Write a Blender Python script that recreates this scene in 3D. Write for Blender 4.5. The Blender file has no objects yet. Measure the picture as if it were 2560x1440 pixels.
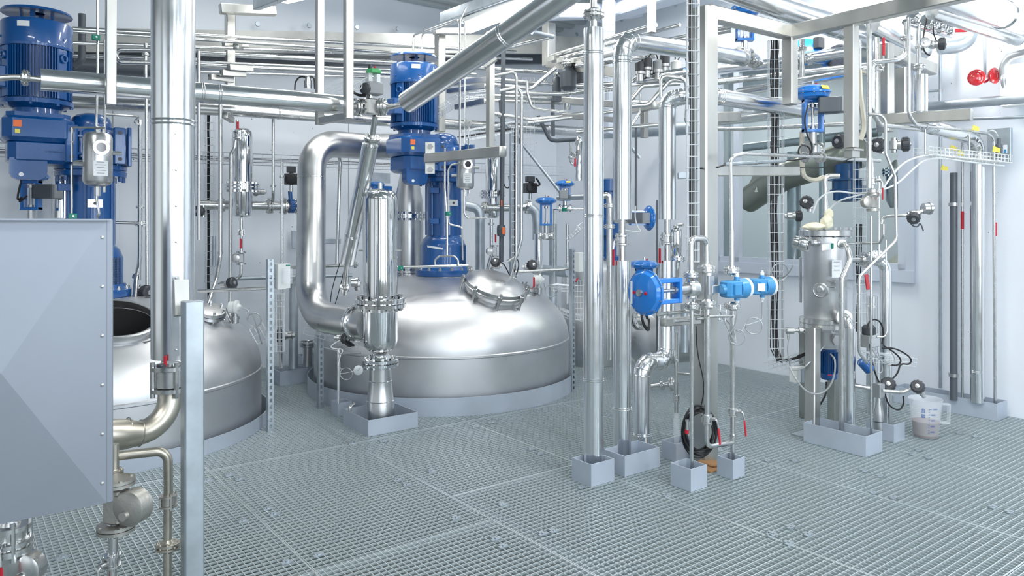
import bpy, math, random
from mathutils import Vector as V, Matrix
random.seed(7)
# ------------------------------------------------------------------ camera, light, exposure
F, CX, HY, CZ = 1866.0, 1280.0, 558.0, 1.6      # focal length in px, principal column, horizon row, eye height above the grating
scn = bpy.context.scene
col = scn.collection
cam_d = bpy.data.cameras.new('camera'); cam = bpy.data.objects.new('camera', cam_d); col.objects.link(cam)
cam.location = (0, 0, CZ); cam.rotation_euler = (math.pi/2, 0, 0)
cam_d.sensor_width = 36.0; cam_d.lens = 36.0*F/2560.0
cam_d.shift_y = -(720.0-HY)/2560.0; cam_d.clip_start = 0.05
scn.camera = cam
SA, CA = .6030, .7977                            # sine / cosine of the plant grid against the view axis
def AB(a, b, z=0.0): return V((CA*b-SA*a, SA*b+CA*a, z))          # plant grid (a = away to the left, b = away to the right)
def da(px, a): return a/(CA-SA*(px-CX)/F)
def db(px, b): return b/(SA+CA*(px-CX)/F)
INROOM = True                                    # while True nothing is placed beyond the back wall or the right wall
def P(px, py, d):
    if INROOM: d = min(d, da(px, 8.12), db(px, 6.93) if px > 900 else 99)
    return V(((px-CX)/F*d, d, CZ-(py-HY)/F*d))
def PA(px, py, a): return P(px, py, da(px, a))
def PB(px, py, b): return P(px, py, db(px, b))
def G(px, d, z=0.0): return V(((px-CX)/F*d, d, z))
ROT = math.atan2(SA, CA)
AD = V((-SA, CA, 0)); BD = V((CA, SA, 0)); UZ = V((0, 0, 1))
scn.view_settings.view_transform = 'Standard'; scn.view_settings.look = 'None'
scn.view_settings.gamma = 1.0; scn.view_settings.use_curve_mapping = False
scn.view_settings.exposure = 0.0
world = bpy.data.worlds.new('sky'); scn.world = world; world.use_nodes = True
bg = world.node_tree.nodes['Background']; bg.inputs['Color'].default_value = (.72, .83, 1.0, 1); bg.inputs['Strength'].default_value = 1.0
def area(name, loc, direction, sx, sy, power, color=(1, 1, 1)):
    l = bpy.data.lights.new(name, 'AREA'); l.shape = 'RECTANGLE'; l.size = sx; l.size_y = sy; l.energy = power; l.color = color
    o = bpy.data.objects.new(name, l); col.objects.link(o); o.location = loc
    o.rotation_euler = V(direction).to_track_quat('-Z', 'X').to_euler()
    return o
CEIL = 4.35
# area lights added for assumed, unbuilt windows behind the camera and on the left
scn.view_settings.exposure = -0.40
for i, b in enumerate((-1.9, 0.2, 2.3, 4.4)):
    area('assumed_window_light', AB(-2.35, b, 2.3), AD, 3.0, 1.25, (45, 100, 115, 150)[i], (.86, .93, 1.0))
for i, a in enumerate((0.6, 4.2)):
    area('assumed_window_light', AB(a, -3.4, 2.0), BD, 3.2, 2.6, 34 if i == 0 else 17, (.86, .93, 1.0))
for a, b, w in ((0.8, 0.6, 60), (0.8, 3.6, 60), (1.6, 6.0, 80), (3.0, -.9, 60), (2.2, 3.4, 60), (3.6, 6.0, 85), (5.6, 3.4, 42), (6.9, 2.4, 26), (6.9, 4.6, 40), (5.8, 6.0, 45)):
    area('ceiling_added_light', AB(a, b, CEIL-.25), (0, 0, -1), 1.3, .22, w, (1, .99, .95))  # area lights added below the roof, most where no lamp is built
# area lights added under the grating, the strong ones for patches of light
for a, b, w in ((9.2, 2.3, 90), (8.7, 5.6, 90), (6.6, .3, 14), (4.0, 6.0, 10), (2.4, 3.0, 8)):
    area('basement_added_light', AB(a, b, -.62), (0, 0, -1), 1.2, .4, w, (.97, 1, .86))

# ------------------------------------------------------------------ materials
def mat(name, color, rough=.5, metal=0.0, bump=0.0, bscale=40.0, var=0.0, vscale=3.0, coat=0.0, trans=0.0, emis=0.0, alpha=1.0, aniso=0.0, stretch=None, spec=None, rvar=0.0):
    m = bpy.data.materials.new(name); m.use_nodes = True
    nt = m.node_tree; b = nt.nodes['Principled BSDF']
    b.inputs['Base Color'].default_value = (*color, 1); b.inputs['Roughness'].default_value = rough; b.inputs['Metallic'].default_value = metal
    if coat: b.inputs['Coat Weight'].default_value = coat; b.inputs['Coat Roughness'].default_value = .06
    if trans: b.inputs['Transmission Weight'].default_value = trans; b.inputs['IOR'].default_value = 1.3
    if emis: b.inputs['Emission Color'].default_value = (*color, 1); b.inputs['Emission Strength'].default_value = emis
    if alpha < 1: b.inputs['Alpha'].default_value = alpha
    if aniso: b.inputs['Anisotropic'].default_value = aniso
    if spec is not None: b.inputs['Specular IOR Level'].default_value = spec
    if bump or var or rvar:
        tc = nt.nodes.new('ShaderNodeTexCoord'); mp = nt.nodes.new('ShaderNodeMapping')
        nt.links.new(tc.outputs['Object'], mp.inputs['Vector'])
        if stretch: mp.inputs['Scale'].default_value = stretch
    if bump:
        n = nt.nodes.new('ShaderNodeTexNoise'); n.inputs['Scale'].default_value = bscale; n.inputs['Detail'].default_value = 3
        bp = nt.nodes.new('ShaderNodeBump'); bp.inputs['Strength'].default_value = bump; bp.inputs['Distance'].default_value = .01
        nt.links.new(mp.outputs[0], n.inputs['Vector']); nt.links.new(n.outputs['Fac'], bp.inputs['Height']); nt.links.new(bp.outputs[0], b.inputs['Normal'])
    if var or rvar:
        n2 = nt.nodes.new('ShaderNodeTexNoise'); n2.inputs['Scale'].default_value = vscale; n2.inputs['Detail'].default_value = 4
        nt.links.new(mp.outputs[0], n2.inputs['Vector'])
        if var:
            r = nt.nodes.new('ShaderNodeMapRange'); r.inputs[1].default_value = .35; r.inputs[2].default_value = .65
            mx = nt.nodes.new('ShaderNodeMix'); mx.data_type = 'RGBA'
            mx.inputs[6].default_value = (*[c*(1-var) for c in color], 1); mx.inputs[7].default_value = (*[min(1, c*(1+var*.5)) for c in color], 1)
            nt.links.new(n2.outputs['Fac'], r.inputs[0]); nt.links.new(r.outputs[0], mx.inputs[0]); nt.links.new(mx.outputs[2], b.inputs['Base Color'])
        if rvar:
            r2 = nt.nodes.new('ShaderNodeMapRange'); r2.inputs[1].default_value = .3; r2.inputs[2].default_value = .7
            r2.inputs[3].default_value = max(.02, rough-rvar); r2.inputs[4].default_value = rough+rvar
            nt.links.new(n2.outputs['Fac'], r2.inputs[0]); nt.links.new(r2.outputs[0], b.inputs['Roughness'])
    return m
MT = dict(
    foil=mat('aluminium_cladding', (.80, .82, .84), .20, 1, bump=.05, bscale=5, rvar=.05, vscale=6),
    steel=mat('stainless_pipe', (.66, .67, .67), .26, 1, rvar=.06, vscale=9),
    polish=mat('polished_stainless', (.80, .81, .82), .07, 1),
    satin=mat('satin_stainless', (.62, .63, .64), .33, 1, var=.10, vscale=5, rvar=.08),
    vessel=mat('brushed_vessel_steel', (.72, .73, .75), .42, 1, var=.10, vscale=2.3, rvar=.04),
    beam=mat('square_tube_steel', (.56, .56, .535), .34, 1, var=.14, vscale=4, rvar=.08, stretch=(1, 1, .35)),
    galv=mat('galvanised_steel', (.50, .56, .61), .45, .85, var=.14, vscale=8),
    tray=mat('grey_sheet_steel', (.50, .56, .65), .45, .35, var=.08, vscale=3),
    box=mat('grey_hopper_sheet', (.27, .30, .35), .50, .55, var=.04, vscale=2),
    grate=mat('galvanised_grating', (.70, .76, .78), .38, .78),
    wire=mat('bright_zinc_wire', (.74, .78, .82), .40, .5),
    cast=mat('cast_steel', (.50, .49, .46), .42, .9, bump=.15, bscale=60),
    tan=mat('heat_tinted_stainless', (.56, .53, .46), .36, .95, var=.22, vscale=5),
    bolt=mat('bolt_steel', (.58, .59, .60), .30, 1),
    dark=mat('dark_grey_plastic', (.045, .05, .06), .42), black=mat('black_rubber', (.012, .013, .016), .45),
    dgrey=mat('dark_grey_enamel', (.09, .105, .125), .38), grey=mat('mid_grey_plastic', (.30, .32, .34), .5),
    blue=mat('deep_blue_enamel', (.001, .082, .30), .30, coat=.6, bump=.10, bscale=160, var=.12, vscale=3),
    lblue=mat('bright_blue_enamel', (.012, .19, .62), .28, coat=.6), mblue=mat('instrument_blue_enamel', (.05, .27, .56), .35, coat=.4),
    red=mat('red_plastic', (.50, .012, .03), .35), lred=mat('red_lamp_glass', (.62, .03, .04), .15, coat=1.0),
    green=mat('green_plastic', (.0, .22, .15), .4), lgreen=mat('light_green_plastic', (.08, .45, .16), .3),
    orange=mat('orange_plastic', (.85, .17, .04), .5), yellow=mat('yellow_sticker', (.75, .66, .10), .5),
    white=mat('white_plastic', (.74, .77, .77), .45), label=mat('white_label', (.80, .83, .86), .5), ink=mat('printed_ink', (.10, .12, .15), .6),
    hose=mat('milky_hose', (.72, .75, .76), .35), beige=mat('beige_cloth_hose', (.60, .57, .48), .8),
    cloth=mat('yellowed_rag', (.80, .77, .60), .95, bump=.6, bscale=60), gloss=mat('dark_lens', (.02, .02, .025), .08, coat=1),
    wall=mat('white_painted_wall', (.78, .83, .90), .65, bump=.05, bscale=70), conc=mat('concrete_band', (.42, .43, .42), .8, var=.2, vscale=3, bump=.1),
    ceil=mat('corrugated_roof_sheet', (.46, .51, .52), .35, .25), wframe=mat('aluminium_window_frame', (.60, .66, .76), .45, .2),
    floor=mat('basement_concrete', (.20, .25, .25), .6, var=.3, vscale=.8), tank2=mat('tan_vessel', (.42, .41, .36), .4, .8),
    frost=mat('frosted_plastic', (.86, .90, .95), .30, alpha=.24), juice=mat('brown_liquid', (.17, .10, .09), .25),
    void=mat('vessel_inside_shade', (.006, .006, .008), .8), rust=mat('rusty_mortar', (.36, .20, .09), .9, bump=.5),
    lamp=mat('lamp_tube', (1, .99, .96), .5, emis=9.0), pane=mat('bright_window', (.80, .90, 1.0), .5, emis=3.0),
    yhose=mat('grey_flex_hose', (.42, .44, .46), .4, .5), foilbl=mat('crumpled_foil', (.85, .86, .88), .16, 1, bump=1.0, bscale=30))
g = mat('window_glass', (.86, .93, .92), .0, trans=1.0); MT['glass'] = g
g.node_tree.nodes['Principled BSDF'].inputs['IOR'].default_value = 1.12

# ------------------------------------------------------------------ mesh tools
def frame(d):
    d = V(d).normalized(); u = V((0, 0, 1)) if abs(d.z) < .9 else V((1, 0, 0))
    x = u.cross(d).normalized(); return x, d.cross(x).normalized(), d
def polyarc(pts, R, n=6):
    pts = [V(p) for p in pts]; out = [pts[0]]
    for i in range(1, len(pts)-1):
        a, b, c = pts[i-1], pts[i], pts[i+1]
        u = (a-b); w = (c-b); lu, lw = u.length, w.length
        if lu < 1e-6 or lw < 1e-6: continue
        u.normalize(); w.normalize(); dt = max(-1, min(1, u.dot(w))); ang = math.acos(dt)
        if ang > 3.05: out.append(b); continue
        rr = R[i-1] if isinstance(R, (list, tuple)) else R
        t = min(rr/math.tan(ang/2), lu*.49 if i > 1 else lu*.98, lw*.49 if i < len(pts)-2 else lw*.98); r = t*math.tan(ang/2)
        ctr = b+(u+w).normalized()*(r/math.sin(ang/2))
        s = b+u*t-ctr; e = b+w*t-ctr; tot = math.pi-ang; ax = s.cross(e)
        if ax.length < 1e-9 or r < 1e-5: out.append(b); continue
        ax.normalize()
        for k in range(n+1): out.append(ctr+Matrix.Rotation(tot*k/n, 3, ax) @ s)
    out.append(pts[-1]); return out
class MB:
    def __init__(s): s.v = []; s.f = []
    def add(s, vs, fs):
        o = len(s.v); s.v += [V(p) for p in vs]; s.f += [tuple(i+o for i in f) for f in fs]; return s
    def tube(s, pts, r, R=None, n=12, seg=6, cap=True):
        pts = [V(p) for p in pts]
        if R is None: R = (r if not isinstance(r, (list, tuple)) else r[0])*3
        if len(pts) > 2 and R and not isinstance(r, (list, tuple)): pts = polyarc(pts, R, seg)
        q = [pts[0]]
        for p in pts[1:]:
            if (p-q[-1]).length > 1e-6: q.append(p)
        pts = q
        if len(pts) < 2: return s
        rs = r if isinstance(r, (list, tuple)) else [r]*len(pts)
        if len(rs) < len(pts): rs = list(rs)+[rs[-1]]*(len(pts)-len(rs))
        dirs = [(pts[i+1]-pts[i]).normalized() for i in range(len(pts)-1)]
        x, y, _ = frame(dirs[0]); vs = []; prev = dirs[0]
        for i, p in enumerate(pts):
            t = dirs[0] if i == 0 else dirs[-1] if i == len(pts)-1 else (dirs[i-1]+dirs[i])
            if t.length < 1e-6: t = dirs[i-1]
            t = t.normalized(); ax = prev.cross(t)
            if ax.length > 1e-7:
                Rm = Matrix.Rotation(prev.angle(t), 3, ax.normalized()); x = Rm @ x; y = Rm @ y
            prev = t
            k = 1.0
            if 0 < i < len(pts)-1: k = 1/max(.5, t.dot(dirs[i]))
            bis = None
            if k > 1.001:
                bis = (dirs[i]-dirs[i-1]).normalized()
            for j in range(n):
                a = 2*math.pi*j/n; o = (x*math.cos(a)+y*math.sin(a))*rs[i]
                if bis is not None: o = o+bis*(o.dot(bis))*(k-1)
                vs.append(p+o)
        fs = []
        for i in range(len(pts)-1):
            for j in range(n):
                fs.append((i*n+j, i*n+(j+1) % n, (i+1)*n+(j+1) % n, (i+1)*n+j))
        if cap: fs.append(tuple(reversed(range(n)))); fs.append(tuple(range((len(pts)-1)*n, len(pts)*n)))
        return s.add(vs, fs)
    def lathe(s, o, d, prof, n=24, cap=True):           # prof: (distance along axis, radius)
        x, y, d = frame(d); o = V(o); vs = []; fs = []
        for t, r in prof:
            for j in range(n):
                a = 2*math.pi*j/n; vs.append(o+d*t+(x*math.cos(a)+y*math.sin(a))*max(r, 1e-4))
        for i in range(len(prof)-1):
            for j in range(n): fs.append((i*n+j, i*n+(j+1) % n, (i+1)*n+(j+1) % n, (i+1)*n+j))
        if cap: fs.append(tuple(reversed(range(n)))); fs.append(tuple(range((len(prof)-1)*n, len(prof)*n)))
        return s.add(vs, fs)
    def box(s, c, sz, rot=ROT, ax=None, bev=0.0):        # box centred on c, turned with the plant grid unless told otherwise
        c = V(c)
        if ax is None: ax = (V((math.cos(rot), math.sin(rot), 0)), V((-math.sin(rot), math.cos(rot), 0)), UZ)
        hx, hy, hz = [q/2 for q in sz]
        if bev and bev < min(hx, hy):
            b = bev; ring = [(-hx+b, -hy), (hx-b, -hy), (hx, -hy+b), (hx, hy-b), (hx-b, hy), (-hx+b, hy), (-hx, hy-b), (-hx, -hy+b)]
            vs = []
            for z, q in ((-hz, b*.5), (-hz+b*.5, 0), (hz-b*.5, 0), (hz, b*.5)):
                for x, y in ring:
                    kx = (hx-q)/hx; ky = (hy-q)/hy
                    vs.append(c+ax[0]*x*kx+ax[1]*y*ky+ax[2]*z)
            fs = [(i*8+j, i*8+(j+1) % 8, (i+1)*8+(j+1) % 8, (i+1)*8+j) for i in range(3) for j in range(8)]
            fs += [tuple(reversed(range(8))), tuple(range(24, 32))]
            return s.add(vs, fs)
        vs = [c+ax[0]*hx*i+ax[1]*hy*j+ax[2]*hz*k for k in (-1, 1) for j in (-1, 1) for i in (-1, 1)]
        return s.add(vs, [(0, 2, 3, 1), (4, 5, 7, 6), (0, 1, 5, 4), (2, 6, 7, 3), (0, 4, 6, 2), (1, 3, 7, 5)])
    def bar(s, p, q, w, h, side=None, bev=0.0):          # rectangular bar from p to q; w across 'side', h across the rest
        p, q = V(p), V(q); d = (q-p); L = d.length; d.normalize()
        if side is None: side = d.cross(UZ) if abs(d.z) < .9 else BD
        sd = (V(side)-d*V(side).dot(d)).normalized(); up = sd.cross(d).normalized()
        b = bev if bev else min(w, h)*.08
        return s.box((p+q)/2, (w, h, L), ax=(sd, up, d), bev=b)
    def ring(s, c, d, R, r, n=24, m=6):
        x, y, d = frame(d); c = V(c); vs = []; fs = []
        for i in range(n):
            a = 2*math.pi*i/n; u = x*math.cos(a)+y*math.sin(a)
            for j in range(m):
                b = 2*math.pi*j/m; vs.append(c+u*(R+r*math.cos(b))+d*r*math.sin(b))
        for i in range(n):
            for j in range(m):
                fs.append((i*m+j, ((i+1) % n)*m+j, ((i+1) % n)*m+(j+1) % m, i*m+(j+1) % m))
        return s.add(vs, fs)
    def extrude(s, pts, d):
        n = len(pts); pts = [V(p) for p in pts]; d = V(d)
        return s.add(pts+[p+d for p in pts], [tuple(reversed(range(n))), tuple(range(n, 2*n))]+[(i, (i+1) % n, n+(i+1) % n, n+i) for i in range(n)])
    def bolts(s, c, d, R, n, r, h):
        x, y, d = frame(d); c = V(c)
        for i in range(n):
            a = 2*math.pi*(i+.5)/n; o = c+(x*math.cos(a)+y*math.sin(a))*R
            s.lathe(o-d*h/2, d, [(0, r), (h, r)], 6)
        return s
def build(name, m, mb, parent=None, at=None):
    if at is None and parent is None:
        lo = min(mb.v, key=lambda p: p.z); at = V(lo)
    if parent is not None:
        w = V(parent['_w']) if '_w' in parent else V(parent.location)
        loc = V((0, 0, 0)) if at is None else V(at)-w
        off = w+loc
    else: off = V(at); loc = off
    me = bpy.data.meshes.new(name); me.from_pydata([tuple(p-off) for p in mb.v], [], mb.f)
    me.materials.append(MT[m] if isinstance(m, str) else m)
    me.polygons.foreach_set('use_smooth', [True]*len(me.polygons)); me.update()
    me.set_sharp_from_angle(angle=math.radians(38))
    o = bpy.data.objects.new(name, me); col.objects.link(o); o.location = loc
    o['_w'] = tuple(off)
    if parent is not None: o.parent = parent
    return o
def tag(o, label, cat, group=None, kind=None):
    o['label'] = label; o['category'] = cat
    if group: o['group'] = group
    if kind: o['kind'] = kind
    return o
def thing(name, loc, label, cat, group=None):
    o = bpy.data.objects.new(name, None); o.empty_display_size = .1; col.objects.link(o); o.location = loc; o['_w'] = tuple(loc)
    return tag(o, label, cat, group)
def struct(name, m, mb):
    o = build(name, m, mb, at=(0, 0, 0)); o['kind'] = 'structure'; return o
def solo(name, m, mb, label, cat, group=None, at=None): return tag(build(name, m, mb, at=at), label, cat, group)
def onpath(pts, p):
    best = None
    for i in range(len(pts)-1):
        a, b = V(pts[i]), V(pts[i+1]); d = b-a
        if d.length < 1e-6: continue
        t = max(0, min(1, (V(p)-a).dot(d)/d.length_squared)); q = a+d*t
        k = (q-V(p)).length
        if best is None or k < best[0]: best = (k, q, d.normalized())
    return best[1], best[2]
def flange_mb(c, d, R, th=None, gap=None, n=8):
    th = th or R*.22; gap = gap if gap is not None else R*.06; m = MB(); d = V(d).normalized(); c = V(c)
    m.lathe(c-d*(th+gap), d, [(0, R*.94), (th*.1, R), (th*.95, R), (th, R*.97)], 24)
    m.lathe(c+d*gap, d, [(0, R*.97), (th*.05, R), (th*.9, R), (th, R*.94)], 24)
    m.lathe(c-d*gap*1.1, d, [(0, R*.80), (gap*2.2, R*.80)], 16)
    m.lathe(c-d*(th+gap+R*.28), d, [(0, R*.42), (R*.28, R*.62)], 16); m.lathe(c+d*(th+gap), d, [(0, R*.62), (R*.28, R*.42)], 16)
    m.bolts(c, d, R*.80, n, R*.10, 2*(th+gap)+R*.22)
    return m
def pipe(pts, r, label, m='steel', flanges=(), bands=(), clamps=(), R=None, name='pipe', cat='pipe', group=None, n=14, fr=1.9, lob=0, ends=True):
    pts = [V(p) for p in pts]
    lo = min(pts, key=lambda p: p.z); root = thing(name, lo, label, cat, group)
    if R is None: R = r*3
    body = MB()
    body.tube(pts, r, R=R, n=n if not lob else 28, seg=lob or 6)
    build('cladding' if name == 'insulated_pipe' else 'tube', m, body, root)
    if lob:                                             # segmented elbows carry a seam at each mitre
        arc = polyarc(pts, R, lob)
        for i in range(1, len(arc)-1):
            d = (arc[i+1]-arc[i]).normalized()+(arc[i]-arc[i-1]).normalized()
            build('seam_band', m, MB().ring(arc[i], d, r*1.005, r*.045, 28, 5), root)
    for f in flanges:
        k = fr
        if isinstance(f, tuple): f, k = f
        q, d = onpath(pts, f); build('flange', 'steel' if m in ('foil', 'tray') else m, flange_mb(q, d, r*k), root)
    for f in bands:
        q, d = onpath(pts, f)
        mm = MB().ring(q-d*r*.10, d, r*1.005, r*.05, 28, 5).ring(q+d*r*.10, d, r*1.005, r*.05, 28, 5); build('seam_band', m, mm, root)
    for f in clamps:
        q, d = onpath(pts, f)
        mm = MB().lathe(q-d*r*.5, d, [(0, r*1.25), (r, r*1.25)], 14); x, y, _ = frame(d); mm.box(q+x*r*1.5, (r*1.0, r*.7, r*.9), ax=(x, y, d)); build('clamp', 'bolt', mm, root)
    return root
def ipipe(pts, r, label, bands=(), lob=0, m='foil', R=None, group=None, **k):
    return pipe(pts, r, label, m, bands=bands, lob=lob, R=R, name='insulated_pipe', cat='insulated pipe', n=28, group=group, **k)
def tray(c, sa, sb, h, label, th=.006, open_side=None, m='tray', t2=None):  # c = plan centre; sa, sb sizes along a and b
    root = thing('drip_tray', V((c[0], c[1], 0)), label, 'tray', 'sheet steel kerb trays round the pipe openings')
    c = V((c[0], c[1], 0))
    for s, nm in ((-1, 'front'), (1, 'rear')):
        build('side_panel', m, MB().box(c+AD*s*(sa/2)+UZ*h/2, (sb+th, th, h)), root)
        if open_side and s == 1: continue
        build('side_panel', m, MB().box(c+BD*s*(sb/2)+UZ*h/2, (th, sa-th, h)), root)
    return root
# ------------------------------------------------------------------ the hall
AW, BW = 8.25, 7.04                                # back wall (a) and right wall (b)
A0, B0 = -2.5, -3.5
def wallbox(name, a0, a1, b0, b1, z0, z1, m='wall'):
    return struct(name, m, MB().box(AB((a0+a1)/2, (b0+b1)/2, (z0+z1)/2), (b1-b0, a1-a0, z1-z0)))
wallbox('wall_back', AW, AW+.2, B0-.2, BW+.2, -.32, 4.6)
wallbox('wall_basement_back', 15, 15.2, -9, BW+.2, -1.9, 0); wallbox('wall_basement_left', AW, 15, -9.2, -9, -1.9, 0); wallbox('ceiling_basement', AW+.2, 15, -9, BW+.2, -.3, -.1, 'conc')
wallbox('wall_basement_right', AW, 15.2, BW, BW+.2, -1.9, 0)
wallbox('wall_left', A0-.2, AW, B0-.2, B0, -3, 4.6, 'conc')
wallbox('wall_front', A0-.2, A0, B0, BW+.2, -3, 4.6, 'conc')
# right wall with the window opening
def aw(px): return (da_b(px))
def a_on_b(px):                                     # a coordinate where the ray of a column meets the right wall
    d = db(px, BW); X = (px-CX)/F*d; return -SA*X+CA*d
W0, W1 = a_on_b(2268), a_on_b(1794); WZ0, WZ1 = 1.16, 3.35
mb = MB()
mb.box(AB((A0+W0)/2, BW+.1, .8), (.2, W0-A0, 7.6)); mb.box(AB((W1+AW)/2, BW+.1, .8), (.2, AW-W1, 7.6))
mb.box(AB((W0+W1)/2, BW+.1, (WZ0-3)/2), (.2, W1-W0, WZ0+3)); mb.box(AB((W0+W1)/2, BW+.1, (WZ1+4.6)/2), (.2, W1-W0, 4.6-WZ1))
struct('wall_right', 'wall', mb)
mb = MB(); mid = a_on_b(1846)
for a in (W0+.03, W1-.03, mid): mb.box(AB(a, BW-.005, (WZ0+WZ1)/2), (.07, .07, WZ1-WZ0))
for z in (WZ0+.03, WZ1-.03): mb.box(AB((W0+W1)/2, BW-.005, z), (.07, W1-W0, .07))
mb.box(AB((W0+W1)/2-.02, BW-.025, WZ0-.05), (.05, W1-W0+.12, .11)); mb.box(AB(W0-.04, BW-.02, (WZ0+WZ1)/2-.05), (.04, .08, WZ1-WZ0+.1))
w = struct('window_1', 'wframe', mb)
o = build('pane', 'glass', MB().box(AB((W0+mid)/2, BW+.03, (WZ0+WZ1)/2), (.006, mid-W0-.05, WZ1-WZ0-.05)), w)
o = build('pane', 'glass', MB().box(AB((W1+mid)/2, BW+.03, (WZ0+WZ1)/2), (.006, W1-mid-.05, WZ1-WZ0-.05)), w)
# room behind the window
wallbox('wall_neighbour', -1, 9.2, 11.0, 11.2, -3, 4.6); wallbox('wall_neighbour_left', 9.2, 9.4, BW, 11.2, -3, 4.6); wallbox('wall_neighbour_right', -1.2, -1, BW, 11.2, -3, 4.6)
wallbox('floor_neighbour', -1, 9.2, BW+.2, 11, -.1, 0, 'floor')
for a in (3.5, 7): area('neighbour_added_light', AB(a, 9.2, 4.1), (0, 0, -1), 1.5, 1.0, 70, (1, 1, .95))  # area lights added in the neighbouring room, with no lamps built
# corrugated roof
mb = MB(); n = 0; b = B0-.2; step = .24; prof = []
a = A0-.2
while a < 9.4:
    prof += [(a, 0), (a+.09, 0), (a+.12, .06), (a+.21, .06)]; a += step
vs = []; fs = []
for k, (a, z) in enumerate(prof):
    vs += [AB(a, B0-.2, CEIL+z), AB(a, 11.2, CEIL+z)]
    if k: fs.append((2*k-2, 2*k-1, 2*k+1, 2*k))
mb.add(vs, fs); struct('ceiling', 'ceil', mb)
# grating floor: real bars, panel by panel
PB_, CB_ = 1/30.0, 1/26.0
def nogo(p):                                        # round openings for the two reactors
    return None
T1 = V((-.69, 7.49, 0)); T2 = V((-3.27, 5.80, -.05)); RS = 1.315
def spans(fixed, lo, hi, along):                    # cut bars where the reactors stand
    segs = [(lo, hi)]
    for T in (T1, T2):
        ta = -SA*T.x+CA*T.y; tb = CA*T.x+SA*T.y
        c, q = (tb, ta) if along == 'b' else (ta, tb)
        k = fixed-q
        if abs(k) < RS:
            h = math.sqrt(RS*RS-k*k); out = []
            for s, e in segs:
                if c-h > s: out.append((s, min(e, c-h)))
                if c+h < e: out.append((max(s, c+h), e))
            segs = [(s, e) for s, e in out if e-s > .01]
    return segs
GA0, GA1, GB0, GB1 = .2, AW-.01, -2.4, BW-.01
mb = MB(); k = GA0; i = 0
def gbar(a0, b0, a1, b1, w, z0, z1):
    if a0 == a1: mb.box(AB(a0, (b0+b1)/2, (z0+z1)/2), (b1-b0, w, z1-z0))
    else: mb.box(AB((a0+a1)/2, b0, (z0+z1)/2), (w, a1-a0, z1-z0))
while k < GA1:                                      # slim cross rods along b
    for s, e in spans(k, GB0, GB1, 'b'): gbar(k, s, k, e, .0042, -.010, -.0003)
    k += CB_
b = GB0
seam0 = 2.346-3*1.0
bs = []; k = seam0-2
while k < GB1: bs.append(k); k += PB_
for b in bs:
    if b < GB0: continue
    for s, e in spans(b, GA0, GA1, 'a'): gbar(s, b, e, b, .0030, -.030, 0)
struct('floor_grating', 'grate', mb)
mb = MB()
for q in range(-2, 6):                              # panel edge bars
    b = 2.346+q-1
    for o in (-.006, .006):
        if GB0 < b+o < GB1:
            for s, e in spans(b+o, GA0, GA1, 'a'): gbar(s, b+o, e, b+o, .004, -.034, .001)
for (a, b0, b1) in ((3.28, -2.4, 2.346), (5.03, -2.4, 7.0), (3.7, 2.346, 7.0), (1.35, -2.4, 7.0)):
    for s, e in spans(a, b0, b1, 'b'):
        for o in (-.006, .006): gbar(a+o, s, a+o, e, .004, -.034, .001)
struct('trim_grating_seams', 'grate', mb)
wallbox('floor_basement', A0, 15, -9, BW, -1.6, -1.5, 'floor')
mb = MB()
for b in (-1.6, .35, 2.35, 4.35, 6.35): mb.box(AB(4, b, -.15), (.10, 8.4, .2))
struct('trim_floor_joists', 'galv', mb)
# concrete band and grey girders high on the back wall
mb = MB()
q = [PA(-60, 64, AW-.04), PA(1500, 92, AW-.04), PA(1500, 134, AW-.04), PA(-60, 128, AW-.04)]
mb.extrude([q[3], q[2], q[1], q[0]], AD*.06)
struct('trim_1', 'conc', mb)
mb = MB().extrude([PA(-60, 130, AW-.07), PA(1390, 134, AW-.07), PA(1390, 158, AW-.07), PA(-60, 172, AW-.07)][::-1], AD*.08)
struct('trim_2', 'dgrey', mb)
# kerb under the right wall
# clips that hold the grating panels
cl = None
for i, (px, py) in enumerate(((880, 1110), (958, 1105), (995, 1202), (1018, 1214), (1080, 1180), (670, 1274), (687, 1288), (797, 1390), (718, 1408), (1141, 1297), (1258, 1263), (1240, 1350), (1259, 1368), (1189, 1069), (1228, 1059), (1330, 1125), (1352, 1136), (1455, 1220), (1667, 1240), (1386, 1330), (1358, 1337), (1988, 1154), (1921, 1153), (2164, 1179), (2202, 1192), (2186, 1234), (2235, 1246), (2283, 1137), (2322, 1146), (2298, 1127), (1978, 1320), (1929, 1341), (2022, 1338), (1973, 1360), (2484, 1270), (2527, 1282), (600, 1200), (609, 1305), (158, 1395), (575, 1190), (520, 1203), (1930, 1337), (2400, 1085), (2440, 1093))):
    d = F*CZ/(py-HY); p = G(px, d, .004)
    if cl is None:
        cl = build('grating_clip', 'galv', MB().box(p, (.055, .022, .006)).box(p+AD*.018, (.03, .018, .010)).box(p-BD*.0+UZ*.004, (.012, .012, .008)), at=p)
        tag(cl, 'small bent metal clip lying on the floor grating', 'grating clip', 'clips holding down the floor grating'); o = cl
    else:
        o = cl.copy(); col.objects.link(o); o.location = p
    o['_px'] = (px, py)
marks = [(481, 1440, 'the foot of the square post in the left foreground'), (941, 1085, 'the square tray of the polished filter vessel'), (1130, 1040, 'the kerb of the lidded tank'), (1484, 1217, 'the tray of the tall flanged pipe'), (1727, 1230, 'the nearest small tray by the column'), (2165, 1141, 'the long tray of the small pressure vessel'), (2312, 1104, 'the measuring jug'), (1960, 1440, 'the lower edge, right of the middle'), (1265, 1440, 'the lower picture edge at its middle'), (2560, 1300, 'the right picture edge'), (640, 1100, 'the slotted channel between the tanks')]
best = {}
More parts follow.
